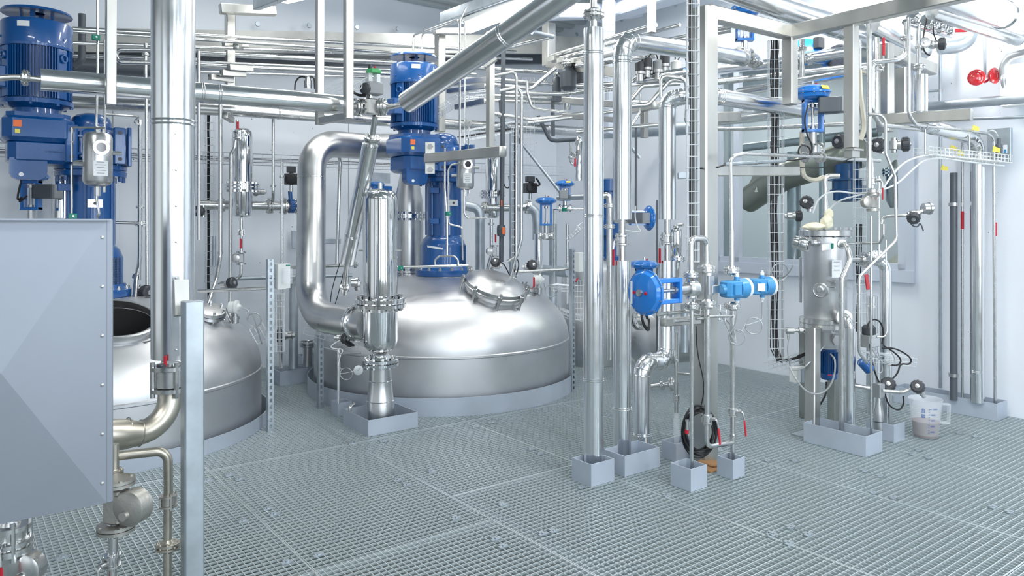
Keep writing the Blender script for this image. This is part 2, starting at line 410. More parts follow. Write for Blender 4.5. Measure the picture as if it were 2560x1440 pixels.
for o in [q for q in bpy.data.objects if '_px' in q]:
    px, py = o['_px']; k = min(range(len(marks)), key=lambda i: math.hypot(marks[i][0]-px, (marks[i][1]-py)*1.6)); best.setdefault(k, []).append((math.hypot(marks[k][0]-px, (marks[k][1]-py)*1.6), o)); del o['_px']
ranks = ['nearest', 'second nearest', 'third nearest', 'fourth nearest', 'fifth nearest', 'sixth nearest', 'seventh nearest', 'eighth nearest', 'ninth nearest', 'tenth nearest', 'eleventh nearest', 'twelfth nearest']
for k, l in best.items():
    for i, (_, o) in enumerate(sorted(l, key=lambda t: t[0])): o['label'] = 'small grating clip, '+ranks[i]+' to '+marks[k][2]
mb = MB()
for x, y in ((644, 60), (773, 64), (892, 68), (995, 72), (1441, 86), (1553, 50), (1688, 12)): mb.lathe(PA(x, y, AW-.005), -AD, [(0, .03), (.012, .026)], 10)
struct('trim_wall_screws', 'galv', mb)
mb = MB(); rnd = random.Random(3)
for i in range(90): mb.lathe(AB(AW-.001, rnd.uniform(B0, BW), rnd.uniform(.3, 3.0)), -AD, [(0, rnd.uniform(.003, .008)), (.001, .003)], 6)
for i in range(40): mb.lathe(AB(rnd.uniform(1, W0), BW-.001, rnd.uniform(.2, 3.4)), -BD, [(0, rnd.uniform(.002, .005)), (.001, .002)], 6)
struct('trim_wall_pinholes', 'dgrey', mb)
mb = MB()
for b in (-1.2, 1.3, 3.8, 6.3): mb.box(AB(AW-.001, b, 1.6), (.006, .004, 3.2))
struct('trim_wall_joints', 'grey', mb)
# ------------------------------------------------------------------ reactors
def reactor(T, label, lid):
    root = thing('reactor_vessel', T, label, 'tank', 'round stainless reactor tanks in the floor')
    zc, r, h = .47, 1.255, .61
    prof = [(-1.6, r*.9), (-1.3, r), (zc-.015, r), (zc-.008, r+.007), (zc+.008, r+.007), (zc+.015, r)]
    for i in range(1, 25):
        t = i/25*math.pi/2; c = math.cos(t)**.73; s = math.sin(t)**1.06
        prof.append((zc+.02+(h-.02)*s, max(.18, r*c)))
    build('shell', 'vessel', MB().lathe(T, UZ, prof, 96), root)
    # round kerb sheet
    m = MB(); n = 96; R = RS
    m.lathe(T+UZ*-.02, UZ, [(0, R), (.17, R), (.17, R-.006), (0, R-.006)], n, cap=False)
    k = build('kerb_ring', 'tray', m, root)
    # nozzle pad under the agitator
    build('nozzle_pad', 'steel', MB().lathe(T+UZ*1.02, UZ, [(0, .31), (.05, .30), (.06, .27)], 48), root)
    # manway
    nrm = V((.250, -.295, .92)).normalized(); c0 = T+V((.49, -.60, .86))
    r0 = .262
    if not lid:                                      # cut the manway through the dome
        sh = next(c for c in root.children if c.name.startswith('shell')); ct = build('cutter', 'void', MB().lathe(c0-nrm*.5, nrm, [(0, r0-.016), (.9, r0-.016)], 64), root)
        sh.data.materials.append(MT['void'])  # black colour stands in for the darkness inside the vessel
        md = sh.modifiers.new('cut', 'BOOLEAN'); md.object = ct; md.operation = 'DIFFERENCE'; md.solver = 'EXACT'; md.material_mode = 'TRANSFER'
        dg = bpy.context.evaluated_depsgraph_get(); dg.update(); me = bpy.data.meshes.new_from_object(sh.evaluated_get(dg)); sh.modifiers.clear(); sh.data = me; bpy.data.objects.remove(ct)
    if lid:
        build('manway_neck', 'satin', MB().lathe(c0, nrm, [(-.12, r0), (.16, r0)], 64), root)
        l = build('manway_lid', 'satin', MB().lathe(c0+nrm*.125, nrm, [(0, r0+.012), (.03, r0+.03), (.05, r0+.03), (.053, r0+.025), (.055, r0+.022), (.085, r0+.02), (.09, r0+.005), (.115, r0*.86), (.135, r0*.6), (.145, r0*.25), (.146, .01)], 72), root)
        x, y, d = frame(nrm)
        for i in range(8):
            a = 2*math.pi*(i+.2)/8; u = x*math.cos(a)+y*math.sin(a); q = c0+u*(r0+.045)+nrm*.10
            t = nrm.cross(u)
            m = MB().tube([q-nrm*.035, q+nrm*.12], .011, n=10).lathe(q+nrm*.06, nrm, [(0, .021), (.05, .021), (.055, .014)], 12).lathe(q+nrm*.115, nrm, [(0, .016), (.02, .016)], 6).box(q-nrm*.03-u*.01, (.05, .02, .04), ax=(t, u, nrm)).lathe(q-nrm*.04-t*.03, t, [(0, .018), (.06, .018)], 12)
            build('swing_bolt', 'bolt', m, root)
    else:
        m = MB().lathe(c0, nrm, [(-.12, r0), (.12, r0), (.125, r0+.02), (.15, r0+.02), (.155, r0+.008), (.15, r0-.012), (.0, r0-.014), (-.12, r0-.014)], 72, cap=False)
        build('manway_neck', 'satin', m, root)
        for a in (-1.35, -.2, 1.2):
            x, y, d = frame(nrm); u = x*math.cos(a)+y*math.sin(a)
            if a == -1.35:
                u = (V((-.12, -1, 0))-nrm*V((-.12, -1, 0)).dot(nrm)).normalized()
            q = c0+u*(r0+.03)+nrm*.07; w = (u*.55-nrm).normalized()
            build('swing_bolt', 'bolt', MB().tube([q, q+w*.15], .010, n=10).lathe(q+w*.06, w, [(0, .018), (.06, .022), (.065, .012), (.10, .012)], 14).box(q, (.06, .03, .04), ax=(nrm.cross(u), u, nrm)), root)
    return root
r1 = reactor(T1, 'large round stainless tank with a bolted lid, under the middle blue drive', True)
r2 = reactor(T2, 'large round stainless reactor tank with an open manway, partly behind the grey hopper', False)
# little flanged sight nozzles on the domes
def nozzle(root, p, nrm, r):
    nrm = V(nrm).normalized()
    build('sight_nozzle', 'bolt', MB().lathe(p, nrm, [(-.05, r*.8), (.03, r*.8), (.03, r*1.3), (.055, r*1.3), (.055, r*.9), (.06, r*.9), (.06, r*1.3), (.085, r*1.25), (.09, r*.7)], 24).bolts(p+nrm*.06, nrm, r*1.1, 6, r*.13, .10), root)
nozzle(r1, P(1316, 738, 7.2), (.4, -.1, 1), .07)
nozzle(r1, P(955, 728, 7.2), (-.2, -.3, 1), .05)
nozzle(r2, P(527, 797, 5.75), (.3, -.35, 1), .08)

def kerb_T():
    pass
# ------------------------------------------------------------------ agitator drives (built on the plant grid, then copied)
def L(x, y, z, T=T1): return T+BD*x+AD*y+UZ*z
def agitator(T, label):
    root = thing('agitator_drive', T+UZ*1.07, label, 'mixer drive', 'blue geared agitator drives on the reactor tanks')
    O = lambda x, y, z: L(x, y, z, T)
    S = lambda z0, prof, x=0, y=0, n=40: MB().lathe(O(x, y, z0), UZ, prof, n)
    MX, MY = -.36, -.05
    b = S(1.08, [(0, .275), (.012, .28), (.055, .28), (.06, .26), (.10, .24)]); build('base_flange', 'blue', b, root)
    build('flange_ring', 'steel', S(1.055, [(0, .285), (.022, .285)]), root)
    for i in range(14):
        a = 2*math.pi*i/14; build('bolt', 'bolt', MB().lathe(O(.255*math.cos(a), .255*math.sin(a), 1.135), UZ, [(0, .018), (.018, .018), (.019, .012), (.03, .012)], 6), root)
    m = S(1.14, [(0, .222), (.24, .222), (.30, .20), (.33, .172), (.335, .165)]); build('seal_lantern', 'blue', m, root)
    # mesh guards in the lantern openings
    for k, aa in enumerate((-.95, .55, 2.2)):
        m = MB(); fr = MB()
        for i in range(11):
            t = aa-.34+.068*i; m.tube([O(.2245*math.cos(t-ROT*0), .2245*math.sin(t), 1.17), O(.2245*math.cos(t), .2245*math.sin(t), 1.38)], .0022, n=4)
        for j in range(12):
            z = 1.17+.019*j; m.tube([O(.2245*math.cos(aa-.34+.068*i), .2245*math.sin(aa-.34+.068*i), z) for i in range(11)], .0022, R=0, n=4)
        pl = MB(); vs = []; 
        for z in (1.165, 1.385):
            for i in range(11): t = aa-.35+.07*i; vs.append(O(.2228*math.cos(t), .2228*math.sin(t), z))
        pl.add(vs, [(i, i+1, 12+i, 11+i) for i in range(10)])
        g_ = build('mesh_guard', 'dark', pl, root); build('mesh', 'blue', m, g_)
    m = S(1.47, [(0, .165), (.56, .165)]);
    for i in range(6):
        a = i*math.pi/3+.3; m.box(O(.165*math.cos(a), .165*math.sin(a), 1.75), (.035, .03, .54), rot=ROT+a, bev=.006)
    build('bearing_lantern', 'blue', m, root)
    for (px_, z) in ((-.10, 1.92), (-.10, 1.62)):
        build('lifting_pad', 'blue', MB().box(O(px_-.09, -.13, z), (.10, .04, .055), bev=.006), root)
    t = build('square_plate', 'steel', MB().box(O(.0, -.186, 1.80), (.10, .012, .06)), root); build('hole', 'dark', MB().lathe(O(.0, -.1925, 1.80), -AD, [(0, .012), (.002, .012)], 12), t)
    m = S(2.0, [(0, .17), (.01, .245), (.045, .25), (.05, .235), (.055, .235), (.06, .25), (.095, .25), (.10, .18), (.22, .165)])
    m.bolts(O(0, 0, 2.05), UZ, .225, 10, .014, .16); build('coupling_flange', 'blue', m, root)
    # gearbox housing
    m = MB()
    m.lathe(O(0, 0, 2.14), UZ, [(0, .16), (.02, .20), (.20, .205), (.225, .19), (.23, .16)], 40)
    m.box(O(MX, MY, 2.335), (.45, .42, .19), bev=.06).box(O(MX+.01, MY, 2.17), (.40, .36, .17), bev=.05).box(O(MX, MY, 2.43), (.40, .38, .012), bev=.05)
    for q_ in (-.16, .16): m.lathe(O(MX+q_, MY-.16, 2.425), UZ, [(0, .012), (.02, .012)], 6)
    m.box(O(MX/2, MY/2, 2.255), (.40, .34, .24), rot=ROT+math.atan2(-MY, -MX)*1, bev=.03)
    for z in (2.17, 2.30): m.box(O(MX/2+.02, MY/2-.02, z), (.34, .37, .016), rot=ROT, bev=.003)
    for x in (-.20, -.10): m.box(O(x, -.185, 2.24), (.014, .04, .20), bev=.003)
    build('gearbox', 'blue', m, root)
    build('torque_lug', 'blue', MB().extrude([O(MX-.18, MY-.17, 2.12), O(MX-.18, MY-.17, 2.01), O(MX-.165, MY-.17, 1.98), O(MX-.135, MY-.17, 1.965), O(MX-.0, MY-.17, 1.965), O(MX+.035, MY-.17, 1.98), O(MX+.05, MY-.17, 2.02), O(MX+.05, MY-.17, 2.12)], AD*.09), root)
    build('lug_hole', 'label', MB().lathe(O(MX-.11, MY-.168, 2.0), -AD, [(0, .015), (.004, .015)], 14), root)
    for x in (-.16, .16):
        p = build('foot_plate', 'blue', MB().box(O(x, -.225, 2.24), (.085, .05, .28), bev=.010), root)
        for z in (2.14, 2.34): build('bolt_hole', 'dark', MB().lathe(O(x, -.2485, z), -AD, [(0, .015), (.004, .015)], 14), p)
    build('side_plate', 'blue', MB().box(O(.235, -.05, 2.24), (.03, .30, .30), bev=.008), root)
    build('bearing_cap', 'blue', MB().lathe(O(0, 0, 2.37), UZ, [(0, .165), (.02, .165), (.022, .145), (.05, .145), (.09, .13), (.115, .10), (.13, .05), (.134, .01)], 40), root)
    # motor adapter
    m = MB().lathe(O(MX, MY, 2.42), UZ, [(0, .18), (.015, .16), (.07, .155), (.09, .20), (.10, .235), (.13, .238), (.135, .22), (.14, .20)], 40)
    m.bolts(O(MX, MY, 2.53), UZ, .222, 8, .012, .05); build('motor_adapter', 'blue', m, root)
    # motor body with fins
    m = MB().lathe(O(MX, MY, 2.55), UZ, [(0, .20), (.39, .20)], 40)
    for i in range(72):
        a = 2*math.pi*i/72
        if any(abs(((a-c+math.pi) % (2*math.pi))-math.pi) < .24 for c in (-2.75, -.85)): continue
        m.box(O(MX+.213*math.cos(a), MY+.213*math.sin(a), 2.745), (.030, .0055, .365), rot=ROT+a)
    for c in (-2.75, -.85, .6, 2.2):
        m.box(O(MX+.20*math.cos(c), MY+.20*math.sin(c), 2.745), (.05, .085, .37), rot=ROT+c, bev=.008)
    build('motor_body', 'blue', m, root)
    for c in (-2.75, -.85):
        build('lifting_eye', 'blue', MB().ring(O(MX+.235*math.cos(c), MY+.235*math.sin(c), 2.86), V((math.cos(c+ROT), math.sin(c+ROT), 0)), .026, .008, 18, 6), root)
    build('terminal_box', 'blue', MB().box(O(MX-.24, MY-.05, 2.70), (.10, .15, .15), bev=.012), root)
    m = MB().lathe(O(MX, MY, 2.93), UZ, [(0, .234), (.018, .236), (.02, .231), (.18, .231), (.195, .222), (.20, .20), (.196, .05)], 48)
    cw = build('fan_cowl', 'blue', m, root)
    for i in range(6):
        a = i*math.pi/3+.2; build('screw', 'blue', MB().lathe(O(MX+.231*math.cos(a), MY+.231*math.sin(a), 3.0), V((math.cos(a+ROT), math.sin(a+ROT), 0)), [(0, .009), (.006, .008)], 8), cw)
    for i in range(4):
        a = i*math.pi/2-.35; build('hat_post', 'blue', MB().box(O(MX+.10*math.cos(a), MY+.10*math.sin(a), 3.17), (.016, .03, .10), rot=ROT+a), root)
    build('rain_hat', 'blue', MB().lathe(O(MX, MY, 3.205), UZ, [(0, .05), (-.004, .19), (-.014, .226), (-.010, .231), (.006, .222), (.018, .18), (.022, .01)], 56, cap=False), root)
    # label and stickers, bent round the housing
    def patch(r, a0, a1, z0, z1, m_, nm):
        q = MB(); k = 6; vs = []
        for z in (z0, z1):
            for i in range(k+1): a = a0+(a1-a0)*i/k-ROT; vs.append(O(MX+r*math.cos(a), MY+r*math.sin(a), z))
        q.add(vs, [(i, i+1, k+2+i, k+1+i) for i in range(k)]); build(nm, m_, q, root)
    patch(.2325, -1.55, -1.20, 3.055, 3.095, 'label', 'white_label')
    nd = (AD*-.21+BD*-.225+AD*.06*0).normalized(); 
    for w_, z_, m_, nm_ in ((.050, 2.36, 'orange', 'orange_sticker'), (.030, 2.305, 'yellow', 'yellow_sticker')): build(nm_, m_, MB().box(O(MX-.135, MY-.2115, z_), (w_, .003, w_*.95)), root)
    q = MB(); k = 6; vs = []
    for z in (1.365, 1.385):
        for i in range(k+1): a = -2.25+.75*i/k-ROT; vs.append(O(.2235*math.cos(a), .2235*math.sin(a), z-.004*i))
    q.add(vs, [(i, i+1, k+2+i, k+1+i) for i in range(k)]); build('white_strip', 'label', q, root)
    return root
agitator(T1, 'deep blue geared motor drive standing on the dome of the lidded tank in the middle')
agitator(T2, 'deep blue geared motor drive at the left edge, rising behind the grey hopper')

# ------------------------------------------------------------------ sheet metal hopper, front left
d0 = 2.55; tr = P(267, 547, d0)
br = P(267, 1257, d0); W = .60
root = thing('sheet_metal_hopper', br-BD*W/2, 'large grey folded sheet metal hopper with cross creases in the left foreground', 'hopper')
zt, zb = CZ+.012, br.z; c = br-BD*W/2; c.z = (zt+zb)/2
A_ = [V((br.x, br.y, zb))-BD*W, V((br.x, br.y, zb)), V((br.x, br.y, zt)), V((br.x, br.y, zt))-BD*W]
pk = c-AD*.035
dpth = AD*.5
m = MB(); vs = A_+[pk]+[p+dpth for p in A_]
m.add(vs, [(0, 1, 4), (1, 2, 4), (2, 3, 4), (3, 0, 4), (1, 6, 7, 2), (3, 8, 5, 0), (0, 5, 6, 1), (5, 8, 7, 6)]); o = build('side_sheet', 'box', m, root)
for f in o.data.polygons: f.use_smooth = False
m = MB().box(V((br.x, br.y, (zt+zb)/2))+BD*.009+AD*.012, (.022, .022, zt-zb), bev=.003); build('corner_flange', 'box', m, root)
build('top_flange', 'box', MB().box(V((c.x, c.y, zt))+AD*.24, (W+.02, .54, .006)), root)
for i in range(6):
    q = V((br.x, br.y, zb+.07+i*(zt-zb-.13)/5))-BD*.014-AD*.002; build('rivet', 'bolt', MB().lathe(q+AD*.004, -AD, [(0, .006), (.006, .006), (.008, .003)], 10), root)

# ------------------------------------------------------------------ near post and frames
def post(p, z0, z1, s, label, cat='post', nm='steel_post', sb=None, grp=None, m='beam'):
    sb = sb or s
    return solo(nm, m, MB().bar(V((p.x, p.y, z0)), V((p.x, p.y, z1)), sb, s, side=BD), label, cat, grp, at=V((p.x, p.y, z0)))
def beam(p, q, w, h, label, cat='beam', nm='steel_beam', m='beam', side=None): return solo(nm, m, MB().bar(p, q, w, h, side=side), label, cat, at=V(p))
pp = G(481, 3.28); r_ = thing('guard_post', pp, 'square steel post in the left foreground with its flat top below the big vertical pipe', 'post')
build('tube', 'galv', MB().bar(pp, P(481, 752, 3.28), .082, .08, side=BD), r_); build('bracket', 'beam', MB().bar(P(455, 790, 3.36), P(452, 700, 3.40), .065, .03, side=BD, bev=.002), r_)
# ------------------------------------------------------------------ big clad pipes in front
big_ = ipipe([P(433, 893, 3.62), P(433, -30, 3.62)], .100, 'widest vertical clad pipe, left foreground in front of the blue drive', bands=[P(433, 308, 3.62)])
v_ = V((.52, -.855, 0)).normalized(); t_ = UZ.cross(v_); ctr = P(433, 893, 3.62); zt_ = P(433, 315, 3.62).z
build('lap_seam', 'foil', MB().box(V((ctr.x, ctr.y, (ctr.z+zt_)/2+.01))+v_*.1005, (.030, .003, zt_-ctr.z-.02), ax=(t_, v_, UZ)), big_)
for i in range(7): build('rivet', 'bolt', MB().lathe(V((ctr.x, ctr.y, ctr.z+.05+i*(zt_-ctr.z-.1)/6))+v_*.102, v_, [(0, .006), (.003, .005), (.004, .002)], 8), big_)
c_ = ipipe([P(1484, 1163+30, 4.70), P(1484, 72, 4.70)], .0635, 'tallest slim clad pipe, rising from the single square tray in the middle', bands=[P(1484, 134, 4.7), P(1484, 540, 4.7), P(1484, 948, 4.7)])
pipe([P(1484, 75, 4.7), P(1484, -20, 4.7)], .022, 'bare pipe end with a bolted flange above the tall clad pipe', flanges=[(P(1484, 36, 4.7), 3.1)])
ipipe([P(1555, 1165, 4.98), P(1555, 652, 4.98)], .060, 'lower clad pipe with a closed top, left one in the long tray', bands=[P(1555, 1019, 4.98)])
ipipe([P(1556, 549, 4.98), P(1556, 100, 4.98), P(1848, 145, 6.2)], .063, 'clad pipe that elbows at the top towards the right hand control valve', lob=4, R=.13, bands=[P(1556, 156, 4.98)])
pipe([P(1555, 655, 4.98), P(1555, 545, 4.98)], .022, 'short bare pipe between the two clad sections above the long tray')
ipipe([P(1605, 1165, 5.12), P(1605, 905, 5.12), P(1666, 903, 5.27), P(1668, 652, 5.3)], .060, 'clad pipe with a double elbow near the floor, right one in the long tray', lob=4, R=.083, bands=[P(1605, 1084, 5.12)])
ipipe([P(1668, 549, 5.3), P(1668, 250, 5.3), P(1708, 240, 5.25), P(1790, 241, 5.3), P(2003, 277, 6.15)], .060, 'clad pipe with a wide segmented bend leading to the blue diaphragm valve', lob=4, R=.13)
pipe([P(1668, 655, 5.3), P(1668, 545, 5.3)], .022, 'short bare pipe with red handled valve beside the blue actuator')
ipipe([P(101, 199, 4.42), P(872, 261, 5.55)], .066, 'long horizontal clad pipe crossing behind the widest vertical pipe', bands=[P(507, 232, 4.92), P(551, 237, 4.97)])
pipe([P(-40, 200, 4.30), P(38, 192, 4.36), P(105, 199, 4.42)], .018, 'thin bare pipe with a flange ending the long horizontal clad pipe at left', flanges=[(P(64, 194, 4.39), 2.6)], R=.3, m='steel')
ipipe([P(1018, 256, 5.35), P(1462, -48, 4.35)], .080, 'slanting clad pipe crossing in front of the middle blue drive', bands=[P(1277, 80, 4.8)])
pipe([P(958, 268, 5.62), P(985, 266, 5.55), P(1020, 256, 5.35)], .020, 'short bent pipe joining the slanting clad pipe to the actuated valve', flanges=[(P(955, 268, 5.62), 2.5)], R=.1)
ipipe([P(926, 362, 5.75), P(868, 655, 6.25)], .062, 'leaning clad pipe below the actuated valve with a flange at its top', bands=[P(880, 585, 6.13)])
pipe([P(938, 290, 5.64), P(927, 368, 5.76)], .022, 'short leaning pipe with a flange under the actuated valve', flanges=[(P(929, 348, 5.72), 2.9)])
# ------------------------------------------------------------------ S shaped vapour pipe
SP = [P(1010, 365, 7.85), P(905, 366, 7.45), P(780, 356, 7.0), P(776, 790, 6.55), P(925, 812, 5.93)]
root = thing('vapour_pipe', SP[3], 'thick polished S shaped pipe curving down to the front filter vessel', 'pipe')
build('tube', 'satin', MB().tube(SP, .128, R=[.5, .33, .36], n=36, seg=14), root)
for q in (P(777, 655, 6.69), P(779, 442, 6.9)): build('weld_seam', 'polish', MB().ring(q, UZ, .129, .002, 40, 5), root)
q, d = onpath(SP, P(885, 806, 6.02)); build('flange', 'polish', flange_mb(q, d, .150, .02, .004, 10), root)
# bottle neck vapour outlet behind the filter
NB = V((P(1022, 600, 8.1).x, 8.1, 0))
root = thing('vapour_riser', NB+UZ*.9, 'polished bottle necked riser pipe left of the middle blue drive', 'pipe')
z = lambda y: CZ-(y-HY)/F*8.1
build('tube', 'satin', MB().lathe(NB, UZ, [(.8, .155), (z(655), .155), (z(560), .158), (z(545), .15), (z(530), .158), (z(500), .15), (z(430), .09), (z(380), .09)], 40), root)
for y in (680, 540): build('flange', 'polish', flange_mb(NB+UZ*z(y), UZ, .20, .02, .004, 14), root)
# ------------------------------------------------------------------ filter vessel in front
def filt(c, d, prof, label, m='polish', fl=()):
    root = thing('filter_vessel', V((c, d, 0)) if False else V((P(c, 558, d).x, d, CZ-(prof[0][0]-HY)/F*d)), label, 'filter vessel')
    X = V((P(c, 558, d).x, d, 0)); zz = lambda y: CZ-(y-HY)/F*d
    build('shell', m, MB().lathe(X, UZ, [(zz(y), w/2*d/F) for y, w in prof], 48), root)
    for y, w, n in fl: build('flange', 'polish', flange_mb(X+UZ*zz(y), UZ, w/2*d/F, w/2*d/F*.16, .004, n), root)
    return root, X, zz
root, X, zz = filt(951, 5.9, [(880, 40), (874, 62), (865, 80), (850, 86), (740, 87), (500, 87), (488, 83), (479, 68), (473, 38), (471, 6)], 'tall polished filter vessel standing in the square tray before the lidded tank', fl=((757, 128, 16), (905, 92, 10)))
build('top_spigot', 'polish', MB().tube([X+UZ*zz(474), X+UZ*zz(457)], .018), root)
build('foot_pipe', 'satin', MB().lathe(X, UZ, [(.02, 34*5.9/F), (zz(1003), 35*5.9/F), (zz(998), 33*5.9/F), (zz(955), 28*5.9/F), (zz(915), 27*5.9/F)], 40), root)
for y in (1000, 951): build('weld_seam', 'polish', MB().ring(X+UZ*zz(y), UZ, (34 if y == 1000 else 28)*5.9/F, .003, 36, 5), root)
for s, y in ((-1, 626), (1, 626)): build('lug', 'bolt', MB().tube([X+V((s*.12, 0, zz(y))), X+V((s*.17, -.02, zz(y)))], .006, n=8), root)
cc = AB(-.5*SA*0+0, 0, 0)
# ------------------------------------------------------------------ drip trays, placed by their nearest corner
def tray_at(px, py, sa, sb, h, label, **k):
    q = G(px, F*CZ/(py-HY)); return tray(q+AD*sa/2+BD*sb/2, sa, sb, h, label, **k)
tray_at(921, 1091, .44, .42, .12, 'square grey tray round the foot of the polished filter vessel')
tray_at(1478, 1217, .17, .19, .135, 'small square tray round the tall flanged clad pipe')
tray_at(1562, 1192, .19, .32, .13, 'long tray holding two clad pipes side by side')
tray_at(1727, 1230, .15, .145, .135, 'nearest small square tray, round a thin bare pipe beside the column')
tray_at(1832, 1199, .115, .115, .12, 'small square tray at the right of the column foot')
tray_at(1690, 1155, .12, .22, .12, 'small tray round the milky hose behind the column')
tray_at(2164, 1143, .46, .22, .14, 'long tray with three pipes under the small pressure vessel')
tray_at(2234, 1106, .20, .16, .125, 'small tray behind the vessel tray, round a bottle shaped pipe', open_side=1)
tray_at(2492, 1053, .82, .20, .14, 'long tray against the right wall holding the wall pipes')
tray_at(845, 1041, .13, .12, .11, 'small tray round a thin pipe beside the slotted channel at the tank')
tray_at(700, 965, .22, .28, .14, 'rear tray behind the white junction box channel, left one')
tray_at(740, 957, .24, .24, .14, 'rear tray round the vertical pipe left of the lidded tank')
tray_at(768, 931, .3, .3, .15, 'rearmost tray half hidden by the lidded tank kerb')
tray_at(1715, 905, .3, .18, .12, 'distant tray beneath the horizontal vessel behind the column')
# ------------------------------------------------------------------ column and gantry frame on the right
cp = G(1762, 5.02)
post(G(1762, 5.03), -.02, P(1765, 20, 5.03).z, .13, 'thick square steel column of the pipe gantry, behind the vertical cable basket', 'column', 'steel_column')
solo('column_footing', 'rust', MB().box(G(1775, 4.93, .0), (.22, .2, .02), bev=.01).box(G(1775, 4.93, .012), (.10, .14, .03), bev=.012), 'rust stained mortar patch around the column foot', 'column footing')
zb = CZ+1.42
def zp(px, d, z): return G(px, d, z)
j = G(1975, 5.56, zb)
beam(G(1765, 5.03, zb), j, .10, .085, 'gantry beam running from the column to the corner above the blue valve', side=UZ)
e = j-AD*1.10
beam(j, j+(e-j)*1.6, .10, .085, 'long bright gantry beam crossing the upper right of the picture', side=UZ)
post(j+V((0, 0, 0))+BD*.0, P(1965, 262, 5.56).z, zb-.045, .085, 'short square gantry post behind the blue diaphragm valve', nm='gantry_post')
p2 = G(2128, 5.2); post(p2, P(2128, 370, 5.2).z, zb-.04, .075, 'square gantry post hanging from the long beam down to a welded shoe', nm='gantry_post')
solo('shoe_plate', 'beam', MB().box(P(2130, 375, 5.2), (.13, .10, .012)).box(P(2130, 385, 5.2), (.10, .06, .05)), 'welded shoe plate under the hanging gantry post', 'bracket')
p3 = G(2215, 5.9); post(G(2213, 5.9), P(2213, 330, 5.9).z, P(2213, 110, 5.9).z, .10, 'square gantry post behind the thin pipes at right', nm='gantry_post')
post(G(2256, 6.1), P(2256, 300, 6.1).z, P(2256, 170, 6.1).z, .085, 'short square post behind the right clad pipe', nm='gantry_post')
beam(P(2195, 300, 5.9), P(2430, 287, 5.45), .085, .085, 'horizontal support beam under the right hand clad pipe', side=UZ)
beam(P(2200, 120, 6.1), P(2330, 175, 6.5), .10, .10, 'short cross beam high on the right behind the small valves', side=UZ)
beam(P(1785, 428, 5.05), P(1990, 428, 5.62), .07, .07, 'bracket beam reaching right from the column at mid height', side=UZ)
beam(P(1775, 294, 5.05), P(1842, 292, 5.35), .07, .07, 'stub beam supporting the bend of the clad pipe', side=UZ)
# hangers on the left
post(G(277, 4.45), P(277, 262, 4.45).z, CEIL, .055, 'square steel hanger in front of the long clad pipe, near the left drive', nm='pipe_hanger')
h1 = thing('pipe_hanger', P(800, 310, 5.6), 'square steel hanger pair with cross bar near the actuated valve', 'pipe hanger')
build('upright', 'beam', MB().bar(P(799, 312, 5.65), P(799, -40, 5.65), .055, .055, side=BD), h1)
build('upright', 'beam', MB().bar(P(871, 297, 5.35), P(871, -40, 5.35), .058, .058, side=BD), h1)
build('cross_bar', 'beam', MB().bar(P(799, 303, 5.65), P(871, 290, 5.35), .05, .05, side=UZ), h1)
# ------------------------------------------------------------------ builders for valves and instruments
RT = V((1, 0, 0)); FW = V((0, 1, 0)); DN = V((0, 0, -1))
def lever(root, p, out, along, L=.13, col_='red', w=.02):
    out = V(out).normalized(); along = V(along).normalized()
    t = out.cross(along)
    build('lever', 'bolt', MB().tube([p, p+out*.045, p+out*.05+along*L*.35], .006, R=.02, n=8).lathe(p, out, [(0, .012), (.04, .012)], 10), root)
    build('handle', col_, MB().box(p+out*.05+along*L*.68, (w, .009, L*.62), ax=(t, out, along), bev=.003), root)
def ball_valve(p, d, s, label, out=None, along=None, L=.13, m='steel', cat='valve', nm='ball_valve', hc='red', group=None):
    d = V(d).normalized(); root = thing(nm, p, label, cat, group)
    b = MB().lathe(p-d*s*.9, d, [(0, s*.5), (s*.35, s*.62), (s*.45, s*.8), (s*1.35, s*.8), (s*1.45, s*.62), (s*1.8, s*.5)], 18)
    b.bolts(p, d, s*.95, 4, s*.13, s*2.0)
    build('body', m, b, root)
    for k in (-1, 1):
        f = MB().lathe(p+d*s*(.62*k-.11), d, [(0, s*1.05), (s*.22, s*1.05)], 18)
        build('end_plate', m, f, root)
    if out is not None: lever(root, p+V(out).normalized()*s*.6, out, along, L, hc)
    return root
def knob(root, p, d, r, m='dark', clear=True):
    d = V(d).normalized(); x, y, _ = frame(d)
    b = MB().lathe(p, d, [(0, r*.55), (r*.25, r*.95), (r*.3, r), (r*1.1, r), (r*1.3, r*.8), (r*1.32, r*.3)], 20)
    for i in range(12):
        a = i*math.pi/6; u = x*math.cos(a)+y*math.sin(a); b.box(p+u*r+d*r*.7, (r*.12, r*.2, r*.75), ax=(u, d.cross(u), d))
    build('actuator', m, b, root)
    if clear: build('sight_cap', 'bolt', MB().lathe(p+d*r*1.3, d, [(0, r*.36), (r*.12, r*.34), (r*.2, r*.1)], 14), root)
def knob_valve(p, d, kd, r, label, m='dark', pipe_r=None):
    root = thing('diaphragm_valve', p, label, 'valve'); pr = pipe_r or r*.4; d = V(d).normalized(); kd = V(kd).normalized()
    build('body', 'bolt', MB().lathe(p-d*r*1.1, d, [(0, pr), (r*.4, pr), (r*.5, pr*1.7), (r*1.7, pr*1.7), (r*1.8, pr), (r*2.2, pr)], 16).lathe(p, kd, [(0, pr*1.3), (r*.5, r*.7), (r*.9, r*.75)], 16), root)
    knob(root, p+kd*r*.8, kd, r, m); return root
